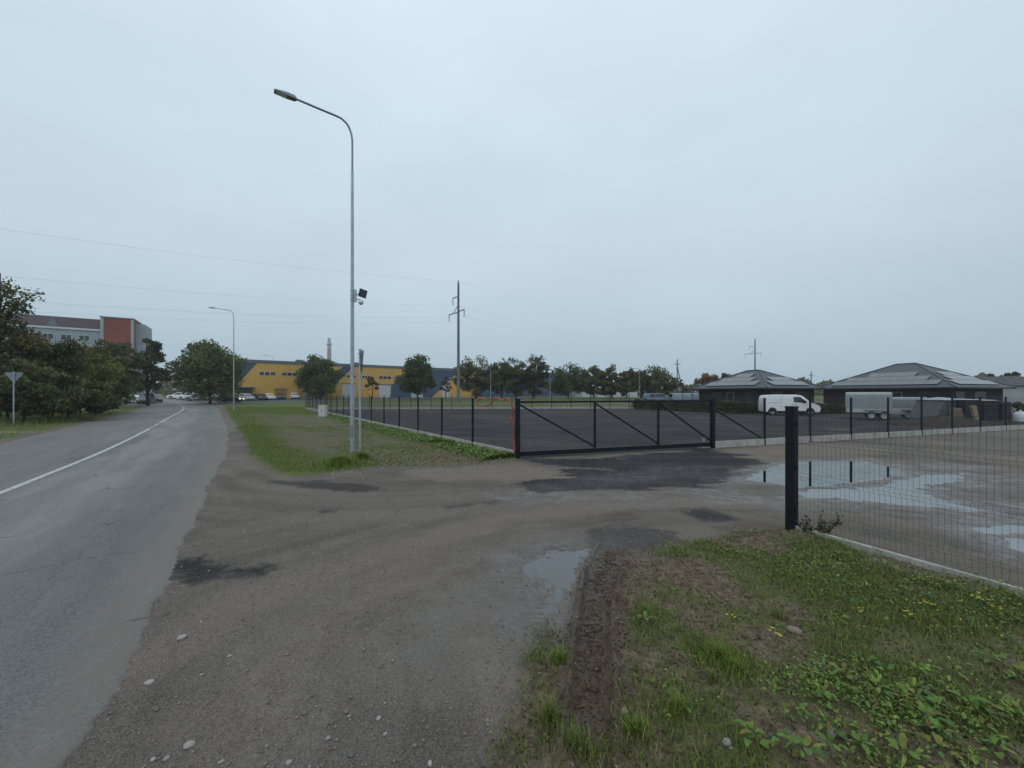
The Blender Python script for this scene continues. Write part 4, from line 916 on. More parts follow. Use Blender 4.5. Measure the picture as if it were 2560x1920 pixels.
def van(label, loc, rz):
    t = thing('delivery_van', label, 'van', (*loc, 0), rz)
    P = [(0.06, 0.32), (0.0, 0.55), (0.0, 1.10), (0.03, 1.62), (0.12, 1.80), (0.35, 1.87), (1.5, 1.905), (2.85, 1.90), (3.22, 1.85), (3.42, 1.76), (4.08, 1.20), (4.20, 1.13), (4.62, 1.00), (4.83, 0.86), (4.90, 0.66), (4.88, 0.42), (4.80, 0.30), (2.4, 0.28)]
    mb, yy = body_mb(P, 0.97, 0.085, 0.3, 0.06)
    mb.build('body', M_white, t, True, 0.0)
    side_poly(t, 'door_window', [(2.62, 1.20), (3.30, 1.17), (3.72, 1.14), (3.70, 1.24), (3.22, 1.66), (3.05, 1.70), (2.68, 1.70), (2.60, 1.62)], yy, M_glass, 0.006)
    cross_quad(t, 'windscreen', (3.50, 1.695), (4.05, 1.228), 0.76, 0.82, M_glass2)
    side_poly(t, 'wheel_arch', arch(0.72, 0.40), yy, M_black, 0.004); side_poly(t, 'wheel_arch', arch(3.98, 0.40), yy, M_black, 0.004)
    side_poly(t, 'sill_trim', [(1.14, 0.30), (3.57, 0.30), (3.57, 0.42), (1.14, 0.42)], yy, M_black, 0.007)
    for x in (1.55, 2.55, 3.78): side_poly(t, 'door_seam', [(x, 0.44), (x + 0.012, 0.44), (x + 0.012, 1.12 if x > 3 else 1.80), (x, 1.12 if x > 3 else 1.80)], yy, M_black, 0.003)
    side_poly(t, 'slide_rail', [(0.25, 1.13), (1.54, 1.13), (1.54, 1.155), (0.25, 1.155)], yy, M_black, 0.004)
    for x in (2.40, 2.68): side_poly(t, 'door_handle', [(x, 1.00), (x + 0.15, 1.0), (x + 0.15, 1.04), (x, 1.04)], yy, M_black, 0.03, 0.03)
    side_poly(t, 'headlamp', [(4.36, 0.93), (4.66, 0.84), (4.74, 0.90), (4.55, 1.01), (4.34, 1.05)], yy, M_lens, 0.006)
    MB().box(4.60, 4.93, -0.93, 0.93, 0.30, 0.56).build('front_bumper', M_black, t, False, 0.05)
    cross_quad(t, 'grille', (4.70, 0.955), (4.86, 0.80), 0.55, 0.5, M_black, 0.012)
    cross_quad(t, 'number_plate', (4.935, 0.52), (4.935, 0.40), 0.26, 0.26, M_white, 0.004)
    side_poly(t, 'tail_lamp', [(0.02, 0.85), (0.14, 0.85), (0.12, 1.35), (0.03, 1.35)], yy, M_tail, 0.006)
    for s in (-1, 1):
        m = MB().box(3.40, 3.58, min(s * 0.93, s * 1.12), max(s * 0.93, s * 1.12), 1.16, 1.38).build('mirror', M_black, t, False, 0.03)
        for x in (0.72, 3.98): wheel(t, x, s * 0.965, 0.335, 0.22, s)
    MB().box(0.3, 4.5, -0.8, 0.8, 0.20, 0.32).build('underbody', M_black, t)
    return t
_vr = radians(-16)
van('white panel van parked in the yard in front of the bungalows', (23.3, 37.4), _vr).scale = (0.90, 0.95, 0.98)

CARN = 0
def car(label, px, Y, rz, col, kind='hatch', lights=False):
    paint = surf('car_paint_%s' % '_'.join(str(int(c * 255)) for c in col), col, 0.28, 0.0, 0.08, 2.0, 0.5, 0, 40, 0.08, coat=0.4)
    t = thing('parked_car' if not lights else 'moving_car', label, 'car', (X_at(px, Y), Y, rise(Y)), rz, 'cars by the far junction and car parks')
    Lc = 4.35
    if kind == 'hatch': top = [(-2.10, 0.95), (-1.95, 1.18), (-1.62, 1.42), (-0.9, 1.50), (0.05, 1.49), (0.40, 1.42), (1.12, 1.0)]
    elif kind == 'estate': top = [(-2.15, 0.98), (-2.05, 1.22), (-1.90, 1.43), (-1.0, 1.50), (0.05, 1.48), (0.40, 1.40), (1.12, 0.98)]
    elif kind == 'van': top = [(-2.15, 1.0), (-2.13, 1.6), (-2.0, 1.84), (-1.0, 1.9), (0.6, 1.88), (0.9, 1.80), (1.45, 1.15)]
    else: top = [(-2.2, 0.98), (-1.65, 1.05), (-1.05, 1.40), (-0.6, 1.46), (0.1, 1.44), (0.42, 1.36), (1.10, 0.98)]
    P = [(-2.12, 0.30), (-2.2, 0.5)] + top + [(1.9, 0.84), (2.12, 0.68), (2.17, 0.45), (2.08, 0.26), (0, 0.24)]
    mb, yy = body_mb(P, 0.88, 0.16, 0.3, 0.06); mb.build('body', paint, t, True)
    zt = max(p[1] for p in top)
    b0, b1 = top[1], top[-1]; z1 = zt - 0.11; zl = 1.0 if kind != 'van' else 1.25
    side_poly(t, 'side_window', [(b0[0] + 0.35, zl), (-0.62, zl), (-0.62, z1), (b0[0] + 0.62, z1 - 0.03)], yy, M_glass, 0.006)
    side_poly(t, 'side_window', [(-0.52, zl), (b1[0] - 0.28, zl), (top[-2][0] - 0.05, z1 - 0.02), (-0.52, z1)], yy, M_glass, 0.006)
    cross_quad(t, 'windscreen', (top[-2][0] + 0.04, top[-2][1] - 0.05), (b1[0] - 0.06, b1[1] + 0.05), 0.58, 0.68, M_glass2)
    cross_quad(t, 'rear_window', (top[0][0] + 0.05, top[0][1] + 0.05), (top[2][0] - 0.02, top[2][1] - 0.06), 0.64, 0.56, M_glass)
    for s in (-1, 1):
        MB().box(2.02, 2.165, s * 0.62 - 0.16, s * 0.62 + 0.16, 0.62, 0.74).build('headlight', M_on if lights else M_lens, t, False, 0.02)
        MB().box(-2.23, -2.12, s * 0.66 - 0.12, s * 0.66 + 0.12, 0.78, 0.95).build('tail_light', M_tail_on if lights else M_tail, t, False, 0.015)
        for x in (-1.32, 1.35): wheel(t, x, s * 0.86, 0.31, 0.2, s, False)
    side_poly(t, 'wheel_arch', arch(-1.32, 0.36), yy, M_black, 0.003); side_poly(t, 'wheel_arch', arch(1.35, 0.36), yy, M_black, 0.003)
    MB().box(-1.9, 1.9, -0.7, 0.7, 0.16, 0.27).build('underbody', M_black, t)
    return t
WH, SV, DK, GY, BL = (0.70, 0.72, 0.73), (0.38, 0.40, 0.42), (0.025, 0.027, 0.032), (0.15, 0.165, 0.17), (0.10, 0.15, 0.22)
FR = atan2(FDIR[1], FDIR[0])
car('white hatchback at the back of the row beside the far junction', 447, 96, FR + 3.0, WH, 'hatch')
car('white estate car parked at the junction nearest the road', 474, 90, FR + 2.9, WH, 'estate')
car('grey hatchback parked in front of the white cars at the junction', 494, 84, FR + 2.9, (0.22, 0.24, 0.25), 'hatch')
car('dark saloon with lit headlamp and tail lamp turning at the junction', 574, 76, radians(8), DK, 'saloon', True)
car('silver car parked by the entrance of the yellow building', 617, 84.5, FR - 1.3, SV, 'estate')
car('black car parked between silver and white cars by yellow wall', 648, 86, FR - 1.3, DK, 'saloon')
car('white saloon parked by the yellow wall next to the black car', 672, 88, FR - 1.4, (0.6, 0.62, 0.62), 'saloon')
car('dark hatchback parked before the ochre garage door', 700, 91, FR - 1.57, (0.05, 0.05, 0.05), 'hatch')
car('white hatchback parked at the foot of the tree by yellow wall', 736, 94, FR - 1.6, WH, 'hatch')
car('white van parked under the brown tree across the road', 296, 72, radians(20), WH, 'van')
car('white car half hidden by the loose leaved tree', 338, 72, radians(10), WH, 'hatch')
car('dark grey van standing across the road near the loose leaved tree', 366, 70, radians(-60), (0.06, 0.075, 0.08), 'van')
car('dark estate car last in the row across the road', 391, 76, radians(-50), (0.05, 0.05, 0.055), 'estate')
car('blue car roof showing above the hedge nearest the tree row', 1642, 66, radians(10), BL, 'van')
car('blue grey van behind the hedge below the strutted pole', 1686, 66, radians(80), (0.17, 0.22, 0.27), 'van')
car('blue grey van behind the hedge, second from the bungalow', 1710, 66.5, radians(80), (0.15, 0.20, 0.25), 'van')
car('blue grey van behind the hedge, next to the bungalow', 1735, 67, radians(80), (0.13, 0.18, 0.24), 'van')

def trailer(label, loc, rz, L, W_, H, col, nm, ax=0.3):
    t = thing('covered_trailer', label, 'trailer', (*loc, 0), rz); tp = surf(nm, col, 0.55, 0, 0.10, 1.2, 0.4, 0.25, 3.0, 0.12)
    zb = 0.62
    MB().box(0, L, -W_ / 2, W_ / 2, zb - 0.10, zb + 0.26).build('bed', surf('trailer_side', (0.42, 0.45, 0.46), 0.45, 0.3), t, False, 0.01)
    prof = [(-W_ / 2 - 0.01, zb + 0.2), (W_ / 2 + 0.01, zb + 0.2), (W_ / 2 + 0.01, H - 0.16), (W_ / 2 - 0.08, H - 0.04), (0, H + 0.03), (-W_ / 2 + 0.08, H - 0.04), (-W_ / 2 - 0.01, H - 0.16)]
    cov = MB().extrude(prof, lambda u, v, w: (w, u, v), -0.015, L + 0.015).build('tarpaulin', tp, t, False, 0.02)
    for k in range(1, 4): MB().box(L * k / 4 - 0.012, L * k / 4 + 0.012, -W_ / 2 - 0.018, W_ / 2 + 0.018, zb + 0.21, H - 0.17).build('seam', tp, cov)
    for s in (-1, 1):
        for x in (L * ax - 0.36, L * ax + 0.36): wheel(t, x, s * (W_ / 2 + 0.02), 0.31, 0.18, s, False)
        MB().box(L * ax - 0.76, L * ax + 0.76, min(s * (W_ / 2 - 0.1), s * (W_ / 2 + 0.06)), max(s * (W_ / 2 - 0.1), s * (W_ / 2 + 0.06)), 0.66, 0.70).build('mudguard', M_black, t, False, 0.01)
    for s in (-1, 1): MB().bar((0.1, s * 0.5, 0.5), (-1.3, 0, 0.48), 0.08).build('drawbar', M_galv, t)
    MB().lathe([(0.11, 0), (0.11, 0.08)], 12, (-1.1, 0.12, 0.0)).build('jockey_wheel', M_rubber, t); MB().tube([(-1.1, 0.12, 0.05), (-1.1, 0.12, 0.8)], 0.03, 8).build('jack', M_galv, t)
    for s in (-1, 1): MB().box(L + 0.001, L + 0.04, s * W_ * 0.4 - 0.12, s * W_ * 0.4 + 0.12, 0.55, 0.66).build('tail_light', M_tail, t)
trailer('large grey tarpaulin covered trailer parked in the yard', (28.6, 30.2), radians(142), 2.6, 1.6, 2.05, (0.27, 0.30, 0.31), 'grey_tarpaulin')
trailer('lower pale covered trailer half hidden behind the grey container', (32.1, 31.0), radians(142), 2.3, 1.5, 1.66, (0.22, 0.245, 0.255), 'pale_tarpaulin')
t = thing('box_trailer', 'small white box trailer behind the dark car at the junction', 'trailer', (X_at(538, 84.0), 84.0, rise(84)), radians(10))
MB().box(-1.35, 1.35, -0.75, 0.75, 0.45, 1.75).build('box', M_white, t, False, 0.03); MB().bar((1.3, 0, 0.5), (2.3, 0, 0.5), 0.1).build('drawbar', M_galv, t)
for s in (-1, 1): wheel(t, 0, s * 0.8, 0.3, 0.18, s, False)

# ------------------------------------------------------------------ things lying about the yard
def skip():
    t = thing('skip_container', 'dark grey sloping skip container behind the leaning pallets', 'container', (28.6, 27.9, 0), radians(12))
    m = surf('skip_steel', (0.075, 0.085, 0.095), 0.7, 0.0, 0.2, 2, 0.4, 0.1, 30, 0.3)
    P = [(0.0, 0.25), (0.75, 1.45), (2.7, 1.45), (2.7, 0.25), (2.5, 0.12), (0.2, 0.12)]
    MB().extrude(P, lambda u, v, w: (u, w, v), -0.8, 0.8).build('shell', m, t, False, 0.02)
    for x in (1.05, 1.6, 2.15): MB().box(x, x + 0.08, -0.86, -0.801, 0.15, 1.42).build('rib', m, t)
    MB().box(0.72, 2.74, -0.86, 0.86, 1.451, 1.53).build('rim', m, t, False, 0.01)
    MB().hexa([(0.9, -0.7, 1.53), (2.5, -0.7, 1.53), (2.5, 0.7, 1.53), (0.9, 0.7, 1.53), (1.2, -0.3, 1.70), (2.2, -0.35, 1.66), (2.1, 0.4, 1.72), (1.2, 0.3, 1.66)]).build('plastic_sheet', surf('pale_sheet', (0.36, 0.38, 0.40), 0.5), t, True, 0.04)
skip()
def crate_stack():
    m = surf('dark_wrap', (0.016, 0.017, 0.021), 0.7, 0, 0.3, 2, 0.25, 0.3, 6)
    for i, (x, y, w, d, h, lab) in enumerate(((31.1, 27.6, 1.3, 1.1, 1.55, 'dark wrapped crate next to the grey skip'), (32.6, 27.9, 1.5, 1.2, 1.50, 'wide dark wrapped crate with a white sheet on top'), (34.1, 28.2, 1.1, 1.1, 1.38, 'dark wrapped crate at the end beside the white sack'))):
        t = thing('wrapped_crate', lab, 'crate', (x, y, 0), radians(10 + 4 * i), 'dark crates standing in the yard')
        MB().box(-w / 2, w / 2, -d / 2, d / 2, 0.14, h).build('load', m, t, False, 0.04)
        for k in (-1, 0, 1): MB().box(k * w * 0.42 - 0.05, k * w * 0.42 + 0.05, -d / 2, d / 2, 0.0, 0.10).build('pallet_bearer', M_wood, t)
        MB().box(-w / 2, w / 2, -d / 2, d / 2, 0.10, 0.138).build('pallet_deck', M_wood, t)
        for z in (0.5, 1.0): MB().box(-w / 2 - 0.006, w / 2 + 0.006, -d / 2 - 0.006, d / 2 + 0.006, z, z + 0.03).build('strap', M_black, t)
        if i != 2: MB().hexa([(-w * 0.45, -d * 0.52, h), (w * 0.5, -d * 0.52, h), (w * 0.5, d * 0.5, h), (-w * 0.45, d * 0.5, h), (-w * 0.4, -d * 0.4, h + 0.06), (w * 0.4, -d * 0.45, h + 0.03), (w * 0.4, d * 0.4, h + 0.08), (-w * 0.3, d * 0.4, h + 0.05)]).build('cover_sheet', surf('pale_sheet', (0.36, 0.38, 0.40), 0.5), t, True, 0.02)
crate_stack()
def pallet(label, loc, rz, lean, L=1.2, Wd=0.8):
    t = thing('wooden_pallet', label, 'pallet', loc, 0, 'pale wooden pallets leaning in the yard'); t.rotation_euler = (lean, 0, rz)
    m = surf('new_timber', (0.24, 0.20, 0.125), 0.8, 0, 0.3, 3, 0.2)
    for k in range(5): MB().box(k * (Wd - 0.1) / 4, k * (Wd - 0.1) / 4 + 0.1, -0.13, -0.108, 0, L).build('slat', m, t)
    for z in (0.02, L / 2 - 0.05, L - 0.12): MB().box(0, Wd, -0.107, -0.03, z, z + 0.1).build('bearer', m, t)
    for k in (0, 1, 2): MB().box(k * (Wd - 0.1) / 2, k * (Wd - 0.1) / 2 + 0.1, -0.029, -0.007, 0, L).build('back_board', m, t)
pallet('pale pallet leaning against the skip, further of the two', (29.0, 26.3, 0.02), radians(16), radians(-12), 1.0, 1.0)
pallet('pale narrow pallet standing closer to the fence boards', (30.0, 26.0, 0.0), radians(18), radians(-10), 1.2, 0.5)
t = thing('bulk_bag', 'white bulk bag standing beside the dark crates', 'bag', (35.1, 27.6, 0), radians(20))
MB().lathe([(0.34, 0.0), (0.41, 0.08), (0.42, 0.35), (0.38, 0.55), (0.22, 0.70), (0.06, 0.75)], 14).build('sack', surf('woven_white', (0.66, 0.70, 0.74), 0.7, 0, 0.1, 3, 0.3, 0.3, 20), t, True)
for k in range(4):
    a = k * pi / 2 + 0.4; MB().tube([(0.4 * cos(a), 0.4 * sin(a), 0.62), (0.35 * cos(a), 0.35 * sin(a), 0.85), (0.2 * cos(a), 0.2 * sin(a), 0.80)], 0.02, 6).build('lifting_loop', M_white, t)
def heap(label, cx, cy, rx, ry, h, seed):
    n = 22; V = [(cx, cy, h)]; F = []; rings = 5
    for j in range(1, rings + 1):
        for k in range(n):
            a = 2 * pi * k / n; rr = j / rings * (1 + 0.16 * sin(3 * a + seed) + 0.08 * sin(7 * a + 2 * seed)); z = h * (1 - (j / rings)) ** 0.8 * (0.85 + 0.3 * R.random()) if j < rings else -0.03
            V.append((cx + rx * rr * cos(a), cy + ry * rr * sin(a), z))
    for k in range(n): F.append((0, 1 + k, 1 + (k + 1) % n))
    for j in range(rings - 1):
        for k in range(n): F.append((1 + j * n + k, 1 + (j + 1) * n + k, 1 + (j + 1) * n + (k + 1) % n, 1 + j * n + (k + 1) % n))
    o = MB().add(V, F).build('earth_heap', surf('dark_earth', (0.045, 0.034, 0.028), 0.95, 0, 0.4, 3, 0.2, 0.8, 9), None, True); tag(o, label, 'earth heap')
heap('low brown earth heap in front of the skip and pallets', 26.6, 24.8, 3.6, 1.2, 0.62, 1.0)
t = thing('timber_planks', 'few flat planks lying on the dark yard behind the fence', 'planks', (17.6, 21.6, 0), radians(14))
for k in range(4): MB().box(-0.9 + 0.1 * k, 1.0 + 0.08 * k, -0.3 + k * 0.16, -0.17 + k * 0.16, 0.0 + 0.03 * (k % 2), 0.028 + 0.03 * (k % 2)).build('plank', M_wood, t)

# ------------------------------------------------------------------ vegetation
def leaf_quads(c, size, rng, col, stretch=1.5):
    n = len(c); a = rng.normal(size=(n, 3)); a /= np.linalg.norm(a, axis=1)[:, None]; b = rng.normal(size=(n, 3)); b -= a * np.sum(a * b, 1)[:, None]; b /= np.linalg.norm(b, axis=1)[:, None]
    s = size * rng.uniform(0.6, 1.3, n)[:, None]; a = a * s * stretch * 0.5; b = b * s * 0.5
    v = np.stack([c - a, c + b * 0.9 - a * 0.1, c + a, c - b * 0.9 - a * 0.1], 1).reshape(-1, 3)
    return v, np.arange(4 * n).reshape(-1, 4), np.repeat(col, 4, 0)
def palette(n, rng, cols, var=0.3):
    P = np.array(cols); k = rng.integers(0, len(P), n); return P[k] * rng.uniform(1 - var, 1 + var, (n, 1))
GREEN = [(0.085, 0.122, 0.026), (0.115, 0.142, 0.032), (0.068, 0.098, 0.024), (0.140, 0.142, 0.036)]
DULL = [(0.085, 0.092, 0.030), (0.108, 0.098, 0.034), (0.066, 0.080, 0.026), (0.125, 0.098, 0.038)]
BROWN = [(0.130, 0.092, 0.038), (0.110, 0.098, 0.036), (0.165, 0.105, 0.045), (0.085, 0.086, 0.030)]
DARK = [(0.052, 0.074, 0.024), (0.064, 0.078, 0.028), (0.044, 0.064, 0.022), (0.082, 0.074, 0.028)]
ORANGE = [(0.22, 0.10, 0.03), (0.17, 0.085, 0.03), (0.25, 0.13, 0.04), (0.10, 0.075, 0.03)]
def tree(name, label, cat, px, Y, top, wpx, cb, cols, leaves=3800, lsize=0.34, clusters=46, group=None, seed=0, x=None, airy=0.0, depth=None, trunk=None, shape=2.0):
    rng = np.random.default_rng(seed * 77 + 5); rr = random.Random(seed)
    X = X_at(px, Y) if x is None else x; z0 = rise(Y); H = Z_at(top, Y) - z0; rx = wpx * Y / FPX / 2; zb = max(0.3, Z_at(cb, Y) - z0)
    ry = depth or rx * 0.9
    t = thing(name, label, cat, (X, Y, z0), rr.uniform(0, 0.0), group)
    ch = (H - zb) / 2; cz = zb + ch
    d = rng.normal(size=(clusters, 3)); d /= np.linalg.norm(d, axis=1)[:, None]; r = rng.uniform(0.25, 0.86, clusters) ** 0.6
    cc = d * r[:, None]
    wz = np.where(cc[:, 2] > 0, 1 - 0.30 * np.abs(cc[:, 2]) ** shape, 1 + 0.22 * np.abs(cc[:, 2]))
    cc = np.stack([cc[:, 0] * rx * wz, cc[:, 1] * ry * wz, cz + cc[:, 2] * ch], 1)
    cr_ = rng.uniform(0.13, 0.31, clusters) * min(rx, ch * 1.2)
    # limbs reaching the clusters
    mb = MB(); tr = trunk or 0.035 * H * 0.6; lean = (rr.uniform(-0.05, 0.05) * H, rr.uniform(-0.05, 0.05) * H)
    tp = [(0, 0, -0.2), (lean[0] * 0.2, lean[1] * 0.2, zb * 0.6 + 0.1), (lean[0] * 0.5, lean[1] * 0.5, cz), (lean[0], lean[1], H * 0.93)]
    mb.tube(tp, [tr * 1.15, tr * 0.9, tr * 0.5, tr * 0.08], 8)
    for i in range(0, clusters, 2):
        c = cc[i]; h0 = max(zb * 0.7, min(c[2] - 0.25 * ch, H * 0.8)) * rr.uniform(0.8, 1.0); f = h0 / H
        p0 = (lean[0] * f, lean[1] * f, h0); m = ((p0[0] + c[0]) / 2, (p0[1] + c[1]) / 2, (p0[2] + c[2]) / 2 + 0.04 * H * rr.uniform(-0.5, 1)); mb.tube([p0, m, tuple(c)], [tr * 0.34, tr * 0.2, tr * 0.04], 5, False)
    mb.build('trunk', M_bark, t, True)
    k = rng.choice(clusters, leaves, p=(cr_ ** 2) / (cr_ ** 2).sum())
    off = rng.normal(size=(leaves, 3)); off /= np.linalg.norm(off, axis=1)[:, None]; off *= (rng.uniform(0, 1, leaves) ** (0.45))[:, None]
    pos = cc[k] + off * cr_[k][:, None] * np.array([1.15, 1.15, 0.85])
    if airy > 0:
        hz = (pos[:, 2] - zb) / (H - zb); keep = rng.uniform(size=leaves) > airy * np.clip(hz * 1.6 - 0.5, 0, 1); pos = pos[keep]; k = k[keep]
    clb = rng.uniform(0.55, 1.55, clusters); pc = palette(clusters, rng, cols, 0.15)
    col = (0.55 * palette(len(pos), rng, cols, 0.3) + 0.45 * pc[k]) * clb[k][:, None]
    v, q, c = leaf_quads(pos, lsize, rng, col)
    link_mesh('crown', np_mesh('crown', v, q, None, {'col': c}), M_leaf, t)
    return t
RG = 'trees in a row beyond the far fence'
tree('broadleaf_tree', 'large round green tree standing at the junction before the yellow building', 'tree', 524, 70, 856, 166, 1000, GREEN, 17000, 0.30, 120, None, 1, shape=2.4)
tree('broadleaf_tree', 'dense green tree in front of the yellow wall beside the chimney', 'tree', 800, 93, 886, 118, 998, DARK + GREEN[:2], 12000, 0.34, 90, None, 2)
tree('young_tree', 'small young tree between two white garage doors', 'tree', 931, 93, 936, 32, 984, BROWN + GREEN[:1], 900, 0.28, 16, None, 3)
tree('broadleaf_tree', 'round dark tree before the blue part of the long building', 'tree', 1045, 93, 885, 100, 996, DARK + GREEN[:1], 11000, 0.34, 80, None, 4, airy=0.6)
tree('young_tree', 'thin young tree close to the tall power pole', 'tree', 1114, 96, 942, 26, 986, DARK, 700, 0.28, 14, None, 5)
for i, (px, top, w, cols, lab) in enumerate(((1190, 885, 86, DULL + BROWN[:2], 'brownish tree just beyond the tall power pole'), (1254, 896, 62, DARK + GREEN, 'narrow dark tree second from the tall pole'), (1290, 889, 64, DULL + GREEN, 'tall dull tree in the middle of the first clump'), (1334, 883, 68, DULL + DARK, 'tallest tree ending the first clump of the row'),
        (1420, 906, 92, GREEN + DARK, 'broad green tree after the gap in the row'), (1484, 914, 60, BROWN + DULL, 'small brown topped tree after the broad green one'), (1530, 909, 54, BROWN + DULL, 'pointed brown tree in the second clump'), (1566, 918, 56, BROWN + DULL, 'thin brown tree near the end of the second clump'), (1604, 926, 60, DULL, 'low dull tree joining the last green tree'), (1638, 915, 84, GREEN + DULL, 'last broad green tree at the end of the row'))):
    tree('broadleaf_tree', lab, 'tree', px, 97 + (i % 3), top - 5, w * 1.18, 1000, cols, 9500, 0.33, 56, RG, 20 + i, airy=0.86)
tree('autumn_tree', 'orange autumn tree behind the nearer bungalow roof', 'tree', 1772, 92, 924, 70, 985, ORANGE, 3000, 0.34, 36, None, 41)
tree('broadleaf_tree', 'dull green tree beside the orange one above the roof', 'tree', 1818, 96, 932, 48, 985, DULL, 2000, 0.34, 26, None, 42)
tree('young_tree', 'small reddish tree at the foot of the strutted pole', 'tree', 1708, 88, 943, 26, 990, [(0.10, 0.05, 0.035), (0.07, 0.05, 0.035)], 900, 0.26, 14, None, 43)
tree('broadleaf_tree', 'low tree top showing over the grey shed roof edge', 'tree', 2476, 75, 935, 26, 960, DARK, 700, 0.3, 12, None, 44)
tree('broadleaf_tree', 'tree top over the grey shed at the picture edge', 'tree', 2526, 75, 930, 44, 960, DARK, 1200, 0.3, 18, None, 45)
# across the road
tree('broadleaf_tree', 'brown leaved round tree beyond the shrubs across the road', 'tree', 291, 58, 843, 118, 1000, BROWN[:2] + DULL, 11000, 0.24, 80, None, 51)
tree('birch_tree', 'tall loose leaved tree at the end of the shrubs', 'tree', 370, 62, 828, 84, 1000, DARK + DULL, 6500, 0.22, 60, None, 52, shape=1.2)
tree('birch_tree', 'tall thin topped tree at the picture edge above the shrubs', 'tree', -12, 29, 655, 190, 900, DARK + DULL, 5200, 0.15, 60, None, 53, airy=0.6, shape=1.2)
SG = 'overgrown shrubs across the road'
for i, (px, Y, top, w, cols, lab, n) in enumerate(((20, 30, 815, 250, DARK + BROWN[:2], 'dark tall shrub at the picture edge across the road', 15000), (130, 31, 826, 200, BROWN + DULL + DARK, 'dark brown green shrub behind the far give way sign', 15000), (200, 35, 850, 160, BROWN[:2] + GREEN + [(0.15, 0.12, 0.04)], 'browning shrub in the middle of the thicket', 11000), (245, 39, 905, 110, GREEN + [(0.07, 0.10, 0.03)], 'bright green low shrub ending the thicket', 8000), (60, 26.5, 900, 230, DARK, 'low dark front shrub at the roadside path', 14000), (170, 29.5, 945, 200, DARK + BROWN[:1], 'low tangled shrub before the browning one', 10000), (285, 52, 955, 70, GREEN + DULL, 'small green shrub below the brown tree', 3000))):
    tree('wild_shrub', lab, 'shrub', px, Y, top, w, 1048 if Y < 36 else 1015, [tuple(1.35 * q for q in c) for c in cols], n, 0.15 if Y < 36 else 0.18, 70, SG, 60 + i, trunk=0.07, shape=3.0, depth=2.6)
# conifers by the shed, hedge round the bungalow
for i, (px, top, w) in enumerate(((2515, 1014, 26), (2545, 1003, 28), (2575, 1010, 30))):
    tree('thuja', ('shorter dark thuja next to the bungalow wall', 'taller dark thuja by the grey shed', 'dark thuja cut by the picture edge')[i], 'conifer', px, 31, top, w, 1050, DARK, 2200, 0.09, 30, None, 80 + i, trunk=0.04, shape=0.9)
def hedge(label, A, B, h, w, n, seed):
    rng = np.random.default_rng(seed); A = np.array(A); B = np.array(B); L = np.linalg.norm(B - A); d = (B - A) / L; nr = np.array([-d[1], d[0]])
    t = thing('thuja_hedge', label, 'hedge', (A[0], A[1], 0), atan2(d[1], d[0]))
    u = rng.uniform(0, L, n); bumps = 0.82 + 0.18 * np.abs(np.sin(u * 2.7 + seed)) ** 0.6; z = rng.uniform(0, 1, n) ** 0.8 * h * bumps; ww = w * (1 - 0.45 * (z / h) ** 2) / 2
    y = np.clip(rng.normal(size=n) * 0.75, -1, 1) * ww
    v, q, c = leaf_quads(np.stack([u, y, z], 1), 0.13, rng, palette(n, rng, DARK, 0.35) * 0.8)
    link_mesh('foliage', np_mesh('foliage', v, q, None, {'col': c}), M_leaf, t); mb = MB()
    for k in range(int(L / 0.8)): mb = MB().tube([(0.4 + k * 0.8, 0, -0.1), (0.4 + k * 0.8, 0, h * 0.8)], [0.04, 0.01], 5); mb.build('stem', M_bark, t)
hedge('dark clipped hedge along the yard edge before the bungalow', (15.3, 50.3), (22.6, 39.4), 1.25, 1.0, 9000, 3)
hedge('short dark hedge beside the door of the nearer bungalow', (22.6, 39.2), (25.6, 40.4), 1.15, 0.9, 3500, 4)
hedge('dark hedge between the van and the larger bungalow', (27.8, 38.8), (36.5, 40.2), 1.0, 0.9, 6000, 5)
def treeline():
    rng = np.random.default_rng(99); n = 26000; a = rng.uniform(-62, 62, n); rad = rng.uniform(230, 300, n); hgt = 5.5 + 2.5 * np.sin(a * 0.9) + 2 * np.sin(a * 2.3 + 1)
    z = 0.8 + rng.uniform(0, 1, n) * np.clip(hgt, 3, 12); p = np.stack([rad * np.sin(np.radians(a)), rad * np.cos(np.radians(a)), z], 1)
    v, q, c = leaf_quads(p, 1.5, rng, palette(n, rng, BROWN + DULL + [(0.12, 0.09, 0.05)], 0.3))
    o = link_mesh('treeline', np_mesh('treeline', v, q, None, {'col': c}), M_leaf); tag(o, 'distant autumn treeline along the horizon', 'trees', None, 'stuff')
treeline()

# ------------------------------------------------------------------ grass, weeds, stones
def blades(x, y, z, h, w, col, rng, bend=0.5):
    n = len(x); a = rng.uniform(0, 2 * pi, n); dx, dy = np.cos(a), np.sin(a); b = rng.uniform(0.15, 1.0, n) * bend * h; px, py = -dy * w / 2, dx * w / 2
    V = np.empty((n, 5, 3)); 
    V[:, 0] = np.stack([x - px, y - py, z - 0.01], 1); V[:, 1] = np.stack([x + px, y + py, z - 0.01], 1)
    mx, my, mz = x + dx * b * 0.35, y + dy * b * 0.35, z + h * 0.62
    V[:, 2] = np.stack([mx - px * 0.75, my - py * 0.75, mz], 1); V[:, 3] = np.stack([mx + px * 0.75, my + py * 0.75, mz], 1); V[:, 4] = np.stack([x + dx * b, y + dy * b, z + h * 0.95], 1)
    i = np.arange(n)[:, None] * 5; q = i + np.array([[0, 1, 3, 2]]); t = i + np.array([[2, 3, 4]])
    return V.reshape(-1, 3), q, t, np.repeat(col, 5, 0)
def scatter(poly, n, rng):
    xs = [p[0] for p in poly]; ys = [p[1] for p in poly]; x = rng.uniform(min(xs), max(xs), n * 3); y = rng.uniform(min(ys), max(ys), n * 3)
    k = sdf(x, y, poly) > 0; return x[k][:n], y[k][:n]
